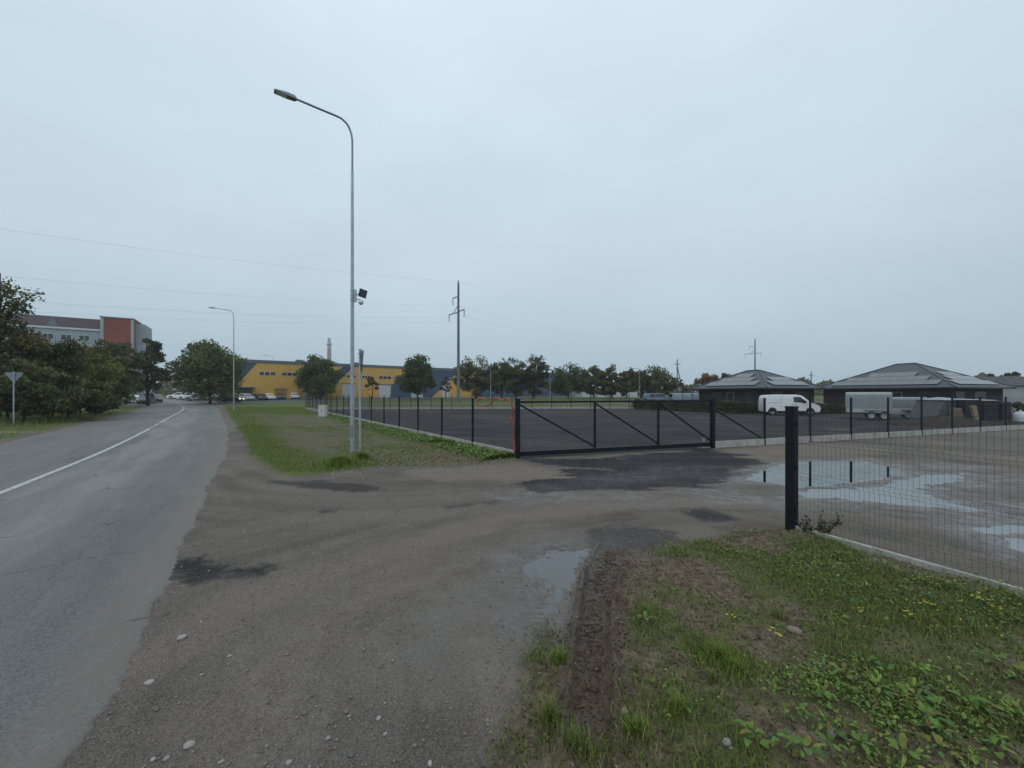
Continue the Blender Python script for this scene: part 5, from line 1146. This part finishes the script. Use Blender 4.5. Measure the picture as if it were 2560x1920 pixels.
GCOL = [(0.130, 0.215, 0.028), (0.175, 0.255, 0.040), (0.098, 0.168, 0.026), (0.215, 0.235, 0.052)]
DRY = [(0.16, 0.14, 0.075), (0.12, 0.10, 0.06), (0.10, 0.10, 0.04)]
def verge_grass():
    rng = np.random.default_rng(5); near = [p for p in VERGE if p[1] < 50]
    parts = []
    for n, ymax, hh, ww in ((150000, 24, 0.07, 0.007), (60000, 48, 0.09, 0.016)):
        poly = [(-22, 10), (3, 10), (3, 24), (-22, 24)] if ymax == 24 else [(-42, 24), (-2, 24), (-2, 56), (-42, 56)]
        x = rng.uniform(poly[0][0], poly[1][0], n * 2); y = rng.uniform(poly[0][1], poly[2][1], n * 2)
        k0 = sdf(x, y, VERGE) > -0.3; x, y = x[k0], y[k0]; M = masks(x, y); g = M['green'] * M['verge'] + 0.26 * M['verge']
        k = rng.uniform(size=len(x)) < g; x, y, z, gg = x[k], y[k], M['z'][k], M['green'][k]
        h = hh * rng.uniform(0.35, 1.3, len(x)) * (0.30 + 1.0 * gg); c = np.where((rng.uniform(size=len(x)) < 0.22 + gg * 0.75)[:, None], palette(len(x), rng, GCOL, 0.3), palette(len(x), rng, DRY, 0.3))
        v, q, t, cc = blades(x, y, z, h, np.full(len(x), ww), c, rng, 0.8); o = link_mesh('verge_grass', np_mesh('verge_grass', v, q, t, {'col': cc}), M_grass)
        tag(o, 'short patchy grass on the verge by the fence' if ymax == 24 else 'short green grass on the far part of the verge', 'grass', None, 'stuff')
    n = 60000; x = rng.uniform(-60, -14, n); y = rng.uniform(8, 48, n); M = masks(x, y); k = rng.uniform(size=n) < M['leftv'] * M['green'] * 0.8; x, y, z = x[k], y[k], M['z'][k]
    h = 0.12 * rng.uniform(0.4, 1.6, len(x)) * (1 + 1.5 * (np.hypot(x + 35, y - 30) < 10)); v, q, t, cc = blades(x, y, z, h, np.full(len(x), 0.02), np.where((rng.uniform(size=len(x)) < 0.6)[:, None], palette(len(x), rng, GCOL, 0.3), palette(len(x), rng, DRY, 0.3)), rng, 0.8)
    o = link_mesh('roadside_grass', np_mesh('roadside_grass', v, q, t, {'col': cc}), M_grass); tag(o, 'rough grass on the verge across the road', 'grass', None, 'stuff')
verge_grass()

WCOL = [(0.115, 0.215, 0.030), (0.155, 0.255, 0.040), (0.088, 0.180, 0.034), (0.205, 0.245, 0.046)]
def leaf_shape(L, W_, curl, rng, seg=4):
    """one broad leaf from its stalk outwards, creased along the midrib: vertices and faces"""
    V = []; F = []
    for i in range(seg + 1):
        u = i / seg; w = W_ * (max(0.0, sin(pi * (0.06 + 0.90 * u))) ** 0.55 if i < seg else 0.25); x = L * u; z = curl * L * (u - u * u * 1.4)
        V += [(x, -w / 2, z + 0.14 * w), (x, 0, z), (x, w / 2, z + 0.14 * w)]
    for i in range(seg):
        for k in (0, 1): F.append((i * 3 + k, i * 3 + k + 1, i * 3 + 4 + k, i * 3 + 3 + k))
    return np.array(V), F
BARE = [GP((1560, 1400), (1760, 1372), (1880, 1395), (1960, 1480), (2020, 1590), (1900, 1620), (1700, 1570), (1580, 1500)), GP((2230, 1560), (2620, 1590), (2620, 1700), (2430, 1665), (2260, 1620)), GP((1880, 1720), (2050, 1740), (2120, 1830), (1990, 1850), (1900, 1800))]
def bare(x, y):
    nb = 0.30 * fbm(x, y, 1.4, 4, 201) + 0.14 * fbm(x, y, 6.0, 3, 203)
    return np.maximum.reduce([sst(-0.15, 0.15, sdf(x, y, P) + nb) for P in BARE])
def foreground_cover():
    rng = np.random.default_rng(8)
    # grass blades over the bare soil, thick in clumps
    n = 560000; x = rng.uniform(-0.6, 7.0, n); y = rng.uniform(1.4, 6.3, n); k0 = (sdf(x, y, SOIL) > -0.2) & (np.abs(x) < 1.45 * y + 0.2); x, y = x[k0], y[k0]; n = len(x); M = masks(x, y)
    d = fbm(x, y, 1.1, 4, 55) + 0.5 * fbm(x, y, 4.0, 3, 56); dens = M['soil'] * sst(-0.1, 0.6, d + 0.18) * (0.40 + 0.35 * sst(0.9, 0.2, x) * sst(3.4, 2.6, y)) + M['soil'] * (0.02 + 0.10 * sst(1.0, 0.2, x) * sst(3.3, 2.5, y))
    dens *= 1 - 0.78 * bare(x, y); dtk, st = pl_dist(x, y, TMID); dens *= sst(0.2, 0.5, dtk + 0.25 * sst(2.2, 3.2, st)); k = rng.uniform(size=n) < dens; x, y, z, d = x[k], y[k], M['z'][k], d[k]
    h = rng.uniform(0.015, 0.06, len(x)) * (1 + 0.6 * np.clip(d, 0, 1)); c = np.where((rng.uniform(size=len(x)) < 0.72)[:, None], palette(len(x), rng, GCOL, 0.35), palette(len(x), rng, DRY, 0.35))
    v, q, t, cc = blades(x, y, z, h, rng.uniform(0.0025, 0.006, len(x)), c, rng, 1.3)
    o = link_mesh('foreground_grass', np_mesh('foreground_grass', v, q, t, {'col': cc}), M_grass); tag(o, 'thin grass growing through the bare soil in front', 'grass', None, 'stuff')
    # small broad-leaved weeds
    n = 230000; x = rng.uniform(-0.4, 7.0, n); y = rng.uniform(1.2, 6.2, n); k0 = (sdf(x, y, SOIL) > -0.2) & (np.abs(x) < 1.45 * y + 0.2); x, y = x[k0], y[k0]; n = len(x); M = masks(x, y)
    d2 = fbm(x, y, 1.1, 4, 55) + 0.35 * fbm(x, y, 3.0, 3, 57); dfn, _ = pl_dist(x, y, [N_POST, N_END]); right = sst(0.9, 2.4, x); lush = np.maximum(sst(2.0, 0.3, dfn), sst(3.3, 2.5, y) * sst(1.3, 2.0, x)); dens = M['soil'] * np.clip(sst(0.0, 0.6, d2 + 0.15 * right + 0.35 * lush), 0, 1) * (0.17 + 0.46 * lush) * np.clip(0.42 + 1.5 * fbm(x, y, 3.2, 4, 58) + 0.35 * sst(1.2, 0.2, dfn), 0.03, 1.2); dens *= 1 - 0.7 * bare(x, y); dtk, st = pl_dist(x, y, TMID); dens *= sst(0.25, 0.5, dtk)
    k = rng.uniform(size=n) < dens; x, y, z, dfn = x[k], y[k], M['z'][k], dfn[k]; n = len(x)
    base, F = leaf_shape(1, 0.6, 0.5, rng, 3); nb = len(base); F = np.array(F)
    L = rng.uniform(0.008, 0.030, n) * (1 + 0.6 * rng.uniform(0, 1, n) ** 4); a = rng.uniform(0, 2 * pi, n); til = rng.uniform(0.05, 0.9, n); hh = rng.uniform(0.0, 0.05, n) * (1 + 1.3 * sst(0.7, 0.1, dfn))
    P = base[None] * L[:, None, None]; X0 = P[..., 0] * np.cos(til)[:, None] - P[..., 2] * np.sin(til)[:, None]; Z0 = P[..., 0] * np.sin(til)[:, None] + P[..., 2] * np.cos(til)[:, None]; Y0 = P[..., 1]
    V = np.stack([x[:, None] + X0 * np.cos(a)[:, None] - Y0 * np.sin(a)[:, None], y[:, None] + X0 * np.sin(a)[:, None] + Y0 * np.cos(a)[:, None], z[:, None] + hh[:, None] + Z0], -1).reshape(-1, 3)
    q = (np.arange(n)[:, None, None] * nb + F[None]).reshape(-1, 4)
    o = link_mesh('low_weeds', np_mesh('low_weeds', V, q, None, {'col': np.repeat(palette(n, rng, WCOL + WCOL + [(0.16, 0.15, 0.035), (0.13, 0.09, 0.04)], 0.5), nb, 0)}, True), M_weed); tag(o, 'low leafy weeds covering the soil by the near fence', 'weeds', None, 'stuff')
    # the same weeds at the foot of the far verge fence
    n = 24000; d = np.array(F_CORNER) - np.array(FA); LL = np.linalg.norm(d); d /= LL; s = rng.uniform(0, 1, n) ** 1.7 * 30; off = np.abs(rng.normal(size=n)) * 0.42 + 0.04
    x = FA[0] + d[0] * s - off * abs(d[1]); y = FA[1] + d[1] * s - off * abs(d[0]); M = masks(x, y); k = (M['verge'] > 0.5) & (fbm(x, y, 0.9, 3, 77) > -0.35); x, y, z = x[k], y[k], M['z'][k]; n = len(x)
    L = rng.uniform(0.04, 0.11, n); a = rng.uniform(0, 2 * pi, n); til = rng.uniform(0.1, 1.0, n); hh = rng.uniform(0, 0.10, n); P = base[None] * L[:, None, None]
    X0 = P[..., 0] * np.cos(til)[:, None] - P[..., 2] * np.sin(til)[:, None]; Z0 = P[..., 0] * np.sin(til)[:, None] + P[..., 2] * np.cos(til)[:, None]; Y0 = P[..., 1]
    V = np.stack([x[:, None] + X0 * np.cos(a)[:, None] - Y0 * np.sin(a)[:, None], y[:, None] + X0 * np.sin(a)[:, None] + Y0 * np.cos(a)[:, None], z[:, None] + hh[:, None] + Z0], -1).reshape(-1, 3)
    q = (np.arange(n)[:, None, None] * nb + F[None]).reshape(-1, 4)
    o = link_mesh('fence_weeds', np_mesh('fence_weeds', V, q, None, {'col': np.repeat(palette(n, rng, WCOL + [(0.16, 0.16, 0.05)], 0.5), nb, 0)}, True), M_weed); tag(o, 'leafy weeds along the foot of the verge fence', 'weeds', None, 'stuff')
foreground_cover()

def gz(x, y): return float(masks(np.array([x]), np.array([y]))['z'][0])
def leafy_weeds():
    rng = np.random.default_rng(21); rr = random.Random(4); meshes = []
    for k in range(15):
        V, F = leaf_shape(rr.uniform(0.06, 0.12), rr.choice((0.022, 0.035, 0.055, 0.075)) * rr.uniform(0.8, 1.2), rr.uniform(0.2, 0.8), rng, 6); V[:, 2] += 0.006 * np.sin(V[:, 0] * 90 + V[:, 1] * 60)
        c = np.array((WCOL + [(0.17, 0.16, 0.035)])[k % 5]) * rr.uniform(0.7, 1.3); me = np_mesh('leaf', V, F, None, {'col': np.tile(c, (len(V), 1)) * rng.uniform(0.72, 1.2, (len(V), 1))}, True); me.materials.append(M_weed); meshes.append(me)
    spots = [(1960, 1880, 9), (2010, 1905, 7), (2065, 1830, 8), (2110, 1745, 7), (2200, 1790, 9), (2290, 1762, 8), (2350, 1850, 9), (2440, 1790, 8), (2500, 1880, 9), (2150, 1885, 8), (2260, 1905, 8), (1935, 1745, 7), (2385, 1700, 5), (2320, 1690, 6), (2420, 1900, 9), (2540, 1800, 7), (2230, 1850, 8), (2060, 1690, 6), (1985, 1800, 6), (1880, 1860, 5), (2150, 1660, 5), (1720, 1650, 5), (1610, 1560, 6), (2550, 1700, 6), (2480, 1660, 5), (2340, 1790, 8), (2460, 1840, 8)]
    spots += [(rr.uniform(2050, 2545), rr.uniform(1690, 1905), rr.randint(5, 8)) for _ in range(22)]
    for i, (px, py, n) in enumerate(spots):
        x, y = G(px, py); t = thing('leafy_weed', 'low broad-leaved weed rosette growing in the foreground soil', 'weed', (x, y, gz(x, y)), rr.uniform(0, 6), 'broad-leaved weeds in the foreground soil')
        s = rr.uniform(0.42, 0.78); n += 4
        for k in range(n):
            a = 2.4 * k + rr.uniform(-0.35, 0.35); rd = 0.010 + 0.05 * (k / n); o = link_mesh('leaf', rr.choice(meshes), None, t, (rd * cos(a), rd * sin(a), 0.05 - 0.04 * (k / n) + 0.006 * (k % 3)), (rr.uniform(-0.3, 0.3), -rr.uniform(0.05, 0.75), a)); q = s * rr.uniform(0.6, 1.2); o.scale = (q, q * rr.uniform(0.8, 1.1), q)
leafy_weeds()
def tufts():
    rng = np.random.default_rng(31)
    Yl = [(0.22, 0.22, 0.045), (0.17, 0.20, 0.05), (0.12, 0.16, 0.04)]
    for i, (px, py, n, h, spread, cols, lab) in enumerate(((1372, 1800, 150, 0.15, 0.07, Yl, 'yellowish grass tuft at the edge of the gravel in front'), (1790, 1640, 1100, 0.085, 0.20, GCOL, 'thick bright green tuft in the middle of the soil'), (1835, 1672, 800, 0.07, 0.20, GCOL, 'darker green tuft joined to the bright green one'), (1780, 1700, 150, 0.08, 0.11, Yl, 'straw coloured tuft below the bright green one'), (1615, 1530, 140, 0.08, 0.11, GCOL, 'green tuft just past the tyre ruts'), (1690, 1780, 220, 0.11, 0.15, GCOL, 'long bladed tuft in the lower soil'), (1400, 1655, 320, 0.08, 0.14, GCOL, 'green tuft between gravel and tyre rut'), (1945, 1605 - 60, 120, 0.11, 0.06, Yl, 'pale tuft near the yellow flowers'),
            (850, 1166, 1500, 0.30, 0.55, GCOL, 'tall grass clump at the foot of the lamp and sign'), (905, 1152, 700, 0.28, 0.25, GCOL, 'grass clump hugging the near sign post'), (1590, 1830, 260, 0.10, 0.16, GCOL, 'ragged tuft low in the foreground soil'), (1450, 1860, 320, 0.09, 0.17, DRY + GCOL, 'dry mixed tuft low beside the gravel'))):
        x, y = G(px, py); m = n; ang = rng.uniform(0, 2 * pi, m); r = np.abs(rng.normal(size=m)) * spread * 0.55; bx, by = r * np.cos(ang), r * np.sin(ang); hh = h * rng.uniform(0.4, 1.15, m) * np.exp(-(r / (spread * 1.6)) ** 2)
        v, q, t_, cc = blades(bx, by, np.zeros(m), hh, rng.uniform(0.003, 0.007, m) * (1 if y < 8 else 2.2), palette(m, rng, cols, 0.3), rng, 1.2)
        o = link_mesh('grass_tuft', np_mesh('grass_tuft', v, q, t_, {'col': cc}), M_grass, None, (x, y, gz(x, y))); tag(o, lab, 'grass', 'grass tufts')
tufts()
def flowers():
    rr = random.Random(12); ym = surf('yellow_petals', (0.62, 0.48, 0.02), 0.5, 0, 0.15, 40); gm = surf('flower_stalk', (0.07, 0.12, 0.03), 0.6)
    for i, (px, py, n, lab) in enumerate(((2146, 1532, 5, 'yellow flowers nearest the thick fence post'), (2324, 1527, 7, 'brightest yellow flower cluster by the kerb board'), (2438, 1522, 6, 'yellow flowers beyond the brightest cluster'), (2490, 1541, 7, 'yellow flowers at the edge of the picture'), (2270, 1546, 5, 'small yellow flowers before the brightest cluster'), (1936, 1590, 5, 'yellow flowers in the bare middle of the soil'), (1828, 1549, 3, 'two or three lone yellow flowers near the ruts'))):
        x, y = G(px, py + 14); t = thing('yellow_flowers', lab, 'flower', (x, y, gz(x, y)), 0)
        for k in range(n):
            a, b, h = rr.gauss(0, 0.03), rr.gauss(0, 0.03), rr.uniform(0.05, 0.10); MB().tube([(a * 0.3, b * 0.3, 0), (a, b, h)], 0.0016, 4).build('stalk', gm, t)
            mb = MB(); rad = rr.uniform(0.007, 0.012)
            for p in range(4):
                w = p * pi / 2 + rr.uniform(0, 0.5); mb.add([(a, b, h), (a + rad * cos(w - 0.5), b + rad * sin(w - 0.5), h + 0.004), (a + 1.25 * rad * cos(w), b + 1.25 * rad * sin(w), h + 0.006), (a + rad * cos(w + 0.5), b + rad * sin(w + 0.5), h + 0.004)], [(0, 1, 2, 3)])
            mb.build('petals', ym, t)
flowers()
def small_bush():
    rng = np.random.default_rng(3); t = thing('young_shrub', 'dark twiggy seedling at the foot of the near fence post', 'shrub', (4.12, 5.40, 0.02)); mb = MB(); tips = []
    for k in range(16):
        a = k * 0.9; L = 0.15 + 0.012 * k; p = (L * 0.9 * cos(a), L * 0.6 * sin(a), 0.10 + 0.014 * k); mb.tube([(0, 0, 0), (p[0] * 0.4, p[1] * 0.4, p[2] * 0.7), p], [0.005, 0.004, 0.002], 4); tips.append(p)
    mb.build('twigs', M_bark, t)
    pos = np.repeat(np.array(tips), 16, 0) * rng.uniform(0.45, 1.15, (256, 1)) + rng.normal(size=(256, 3)) * 0.02; v, q, c = leaf_quads(pos, 0.035, rng, palette(256, rng, [(0.05, 0.05, 0.025), (0.10, 0.04, 0.03), (0.045, 0.065, 0.03)], 0.3))
    link_mesh('foliage', np_mesh('foliage', v, q, None, {'col': c}), M_weed, t)
small_bush()

STV = np.array([(1, 0, 0), (-1, 0, 0), (0, 1, 0), (0, -1, 0), (0, 0, 1), (0, 0, -1)], float); STF = np.array([(0, 2, 4), (2, 1, 4), (1, 3, 4), (3, 0, 4), (2, 0, 5), (1, 2, 5), (3, 1, 5), (0, 3, 5)])
def dull(c): return tuple(0.72 * v for v in c)
def pebbles():
    rng = np.random.default_rng(17); SM = bpy.data.materials.new('pebble_stone'); g = NG(SM); col, _, _, _ = g.attr('col'); g.bsdf(g.mix(0.35, col, g.mix(g.noise(g.pos(), 90, 4), (0.1, 0.09, 0.08), (0.4, 0.38, 0.36))), 0.7, 0, g.bump(g.noise(g.pos(), 160, 3), 0.3, 0.003))
    PC = [(0.13, 0.112, 0.098), (0.17, 0.15, 0.13), (0.075, 0.065, 0.058), (0.27, 0.25, 0.23), (0.14, 0.10, 0.08), (0.10, 0.087, 0.078), (0.11, 0.095, 0.083)]
    n = 110000; rad = 1.9 * np.exp(rng.uniform(0, 1.9, n)); an = np.radians(rng.uniform(32, 152, n)); x, y = rad * np.cos(an), rad * np.sin(an); M = masks(x, y)
    d = fbm(x, y, 1.6, 4, 91); rdd = sdf(x, y, ROADPOLY); nearedge = sst(0.9, 0.0, -rdd)
    k = (rdd < 0.03) & (M['verge'] < 0.6) & (rng.uniform(size=n) < (0.16 + 0.75 * np.clip(d, 0, 1) + 0.25 * nearedge) * (1 - 0.7 * M['soil'])) & (M['z'] > WATER_Z + 0.004); x, y, z, rad = x[k], y[k], M['z'][k], rad[k]; n = len(x)
    s = 0.0026 * np.exp(rng.exponential(0.40, n)) * (1 + 0.14 * rad); s = np.minimum(s, 0.016)
    jit = rng.uniform(0.6, 1.25, (n, 6, 1)); V = STV[None] * jit * s[:, None, None] * np.array([1.15, 0.9, 0.62]); a = rng.uniform(0, 2 * pi, n); ca, sa = np.cos(a)[:, None], np.sin(a)[:, None]
    W3 = np.stack([V[..., 0] * ca - V[..., 1] * sa + x[:, None], V[..., 0] * sa + V[..., 1] * ca + y[:, None], V[..., 2] + z[:, None] + 0.18 * s[:, None]], -1).reshape(-1, 3)
    t = (np.arange(n)[:, None, None] * 6 + STF[None]).reshape(-1, 3)
    o = link_mesh('gravel', np_mesh('gravel', W3, None, t, {'col': np.repeat(palette(n, rng, PC, 0.3), 6, 0)}, True), SM); tag(o, 'loose gravel strewn over the entrance', 'gravel', None, 'stuff')
    # single larger stones
    ico = bmesh.new(); bmesh.ops.create_icosphere(ico, subdivisions=2, radius=1.0); iv = np.array([v.co[:] for v in ico.verts]); it = np.array([[v.index for v in f.verts] for f in ico.faces]); ico.free()
    rr = random.Random(9)
    L = [(455, 1597, 22, (0.50, 0.49, 0.47), 'pale stone alone on the gravel near the asphalt edge'), (473, 1863, 26, (0.42, 0.40, 0.36), 'large pale stone low in the gravel'), (373, 1711, 20, (0.48, 0.46, 0.42), 'flat pale stone right at the asphalt edge'), (383, 1902, 14, (0.5, 0.48, 0.45), 'small white stone at the bottom by the asphalt'), (416, 1899, 15, (0.32, 0.31, 0.29), 'grey stone at the bottom beside the white one'), (553, 1904, 14, (0.38, 0.36, 0.33), 'tan stone at the bottom of the gravel'), (722, 1909, 16, (0.40, 0.38, 0.36), 'pale stone at the bottom right of the tan one'), (947, 1797, 13, (0.48, 0.47, 0.45), 'white pebble in the lower middle gravel'), (963, 1839, 13, (0.42, 0.40, 0.38), 'pale pebble just below the white pebble'), (821, 1846, 13, (0.36, 0.34, 0.33), 'grey pebble in the lower gravel'), (1075, 1909, 16, (0.48, 0.46, 0.44), 'pale stone at the bottom near the grass'), (866, 1780, 13, (0.20, 0.10, 0.085), 'reddish stone in the lower gravel'), (762, 1783, 15, (0.10, 0.06, 0.055), 'dark red brown stone in the lower gravel'), (879, 1889, 16, (0.07, 0.06, 0.055), 'dark clod at the bottom of the gravel'), (1162, 1835, 13, (0.12, 0.06, 0.045), 'brown clod close to the grass edge'), (502, 1557, 10, (0.42, 0.4, 0.38), 'tiny pale stone beyond the lone pale one'), (505, 1688, 10, (0.40, 0.38, 0.36), 'tiny pale stone level with the flat one'), (574, 1641, 10, (0.45, 0.43, 0.40), 'tiny white stone in the open gravel'), (1985, 1583, 34, (0.26, 0.14, 0.09), 'flat orange brown stone half sunk in the soil'), (1817, 1862, 26, (0.40, 0.38, 0.36), 'pale flat stone in the lower soil'), (2080, 1845, 24, (0.36, 0.33, 0.31), 'grey stone among the leafy weeds'), (1560, 1782, 24, (0.34, 0.22, 0.13), 'tan stone between the lower grass tufts')]
    for px, py, w, c, lab in L:
        x, y = G(px, py); s = w * y / FPX / 2 * 1.05; V = iv * np.array([s, s * rr.uniform(0.65, 0.9), s * rr.uniform(0.45, 0.65)]); V = V * (1 + 0.22 * (vnoise(iv[:, 0] * 1.7 + px, iv[:, 1] * 1.7 + iv[:, 2] * 2.1, 5)[:, None] - 0.5) * 2)
        me = np_mesh('stone', V, None, it, {'col': np.tile(dull(c), (len(V), 1))}, True); o = link_mesh('stone', me, SM, None, (x, y, gz(x, y) + s * 0.22), (0, 0, rr.uniform(0, 6))); tag(o, lab, 'stone', 'stones lying on the gravel and soil')
    # rubble along the nearer edges: verge edge and beside the kerb board
    n = 900; px = rng.uniform(830, 1290, n); pth = [(830, 1187), (895, 1176), (961, 1169), (1062, 1171), (1162, 1168), (1229, 1160), (1290, 1152)]; py = np.interp(px, [p[0] for p in pth], [p[1] for p in pth]) + rng.normal(size=n) * 7
    Y = FPX * HC / (py - YH); X = (px - 1280) / FPX * Y; s = rng.uniform(0.008, 0.024, n); z = masks(X, Y)['z']; jit = rng.uniform(0.6, 1.3, (n, 6, 1))
    W3 = (STV[None] * jit * s[:, None, None] * np.array([1.2, 1.0, 0.6]) + np.stack([X, Y, z + 0.1 * s], 1)[:, None]).reshape(-1, 3); t = (np.arange(n)[:, None, None] * 6 + STF[None]).reshape(-1, 3)
    o = link_mesh('rubble', np_mesh('rubble', W3, None, t, {'col': np.repeat(palette(n, rng, [(0.34, 0.32, 0.29), (0.2, 0.18, 0.16), (0.12, 0.10, 0.09), (0.26, 0.22, 0.18)], 0.3), 6, 0)}, True), SM); tag(o, 'broken stones along the end of the grass verge', 'rubble', None, 'stuff')
    n = 900; d = np.array(N_END) - np.array(N_POST); d /= np.linalg.norm(d); u = rng.uniform(0.3, 3.6, n); off = np.abs(rng.normal(size=n)) * 0.16 + 0.06; X = N_POST[0] + d[0] * u - d[1] * off; Y = N_POST[1] + d[1] * u + d[0] * off; s = rng.uniform(0.012, 0.05, n)
    W3 = (STV[None] * rng.uniform(0.6, 1.3, (n, 6, 1)) * s[:, None, None] * np.array([1.2, 1.0, 0.7]) + np.stack([X, Y, masks(X, Y)['z'] + 0.1 * s], 1)[:, None]).reshape(-1, 3); t = (np.arange(n)[:, None, None] * 6 + STF[None]).reshape(-1, 3)
    o = link_mesh('clods', np_mesh('clods', W3, None, t, {'col': np.repeat(palette(n, rng, [(0.10, 0.09, 0.085), (0.16, 0.14, 0.13), (0.07, 0.06, 0.055)], 0.3), 6, 0)}, True), SM); tag(o, 'dark clods lying behind the near kerb board', 'rubble', None, 'stuff')
pebbles()
def mud_and_litter():
    rng = np.random.default_rng(61); MM = surf('wet_mud', (0.085, 0.060, 0.045), 0.7, 0, 0.5, 12, 0.4, 0.4, 60, 0, True)
    n = 1500; L = sum(np.hypot(b[0] - a[0], b[1] - a[1]) for a, b in zip(TMID[:-1], TMID[1:])); t = rng.uniform(0.1, L, n); cum = np.concatenate([[0], np.cumsum([np.hypot(b[0] - a[0], b[1] - a[1]) for a, b in zip(TMID[:-1], TMID[1:])])])
    t = np.where(rng.uniform(size=n) < 0.65, np.round(t / 0.085) * 0.085 + rng.normal(size=n) * 0.010, t)
    x = np.interp(t, cum, [p[0] for p in TMID]) + rng.normal(size=n) * 0.085; y = np.interp(t, cum, [p[1] for p in TMID]) + rng.normal(size=n) * 0.012
    s = rng.uniform(0.003, 0.009, n) * np.exp(rng.exponential(0.25, n)); s = np.minimum(s, 0.020); z = masks(x, y)['z']; k = z > WATER_Z - 0.012; x, y, z, s = x[k], y[k], z[k], s[k]; n = len(x)
    W3 = (STV[None] * rng.uniform(0.5, 1.4, (n, 6, 1)) * s[:, None, None] * np.array([1.7, 1.0, 0.8]) + np.stack([x, y, z + 0.15 * s], 1)[:, None]).reshape(-1, 3); tr = (np.arange(n)[:, None, None] * 6 + STF[None]).reshape(-1, 3)
    o = link_mesh('mud_clods', np_mesh('mud_clods', W3, None, tr, None, True), MM); tag(o, 'lumps of brown mud thrown up along the tyre ruts', 'mud', None, 'stuff')
    # crumbs of soil, dead leaves and straw
    n = 30000; x = rng.uniform(-0.5, 6.0, n); y = rng.uniform(1.6, 6.2, n); M = masks(x, y); k = rng.uniform(size=n) < M['soil'] * 0.8; x, y, z = x[k], y[k], M['z'][k]; n = len(x)
    v, q, c = leaf_quads(np.stack([x, y, z + 0.006], 1), 0.014, rng, palette(n, rng, [(0.10, 0.07, 0.045), (0.16, 0.12, 0.075), (0.06, 0.042, 0.03), (0.22, 0.18, 0.11), (0.09, 0.05, 0.03), (0.075, 0.10, 0.03)], 0.35), 2.2)
    o = link_mesh('plant_litter', np_mesh('plant_litter', v, q, None, {'col': c}), M_weed); tag(o, 'dead leaves and straw strewn on the soil', 'litter', None, 'stuff')
    # fallen leaves on the verge end
    n = 1500; px = rng.uniform(880, 1280, n); py = rng.uniform(1120, 1172, n); Y = FPX * HC / (py - YH); X = (px - 1280) / FPX * Y; k = masks(X, Y)['verge'] > 0.5; X, Y = X[k], Y[k]; n = len(X)
    v, q, c = leaf_quads(np.stack([X, Y, masks(X, Y)['z'] + 0.03], 1), 0.05, rng, palette(n, rng, [(0.26, 0.24, 0.15), (0.20, 0.13, 0.06), (0.30, 0.29, 0.22), (0.14, 0.09, 0.05)], 0.3), 1.3)
    o = link_mesh('fallen_leaves', np_mesh('fallen_leaves', v, q, None, {'col': c}), M_weed); tag(o, 'pale fallen leaves on the end of the grass verge', 'leaves', None, 'stuff')
mud_and_litter()

# ------------------------------------------------------------------ damp air
hm = bpy.data.materials.new('damp_air'); g = NG(hm)
pv = g.n('ShaderNodeVolumePrincipled', {'Color': (0.80, 0.88, 0.94), 'Density': 0.00045, 'Anisotropy': 0.0}); g.t.links.new(pv.outputs[0], g.out.inputs['Volume'])
o = MB().box(-540, 540, -60, 540, -1.2, 74).build('haze', hm); tag(o, 'thin grey mist over the whole place', None, None, 'stuff')
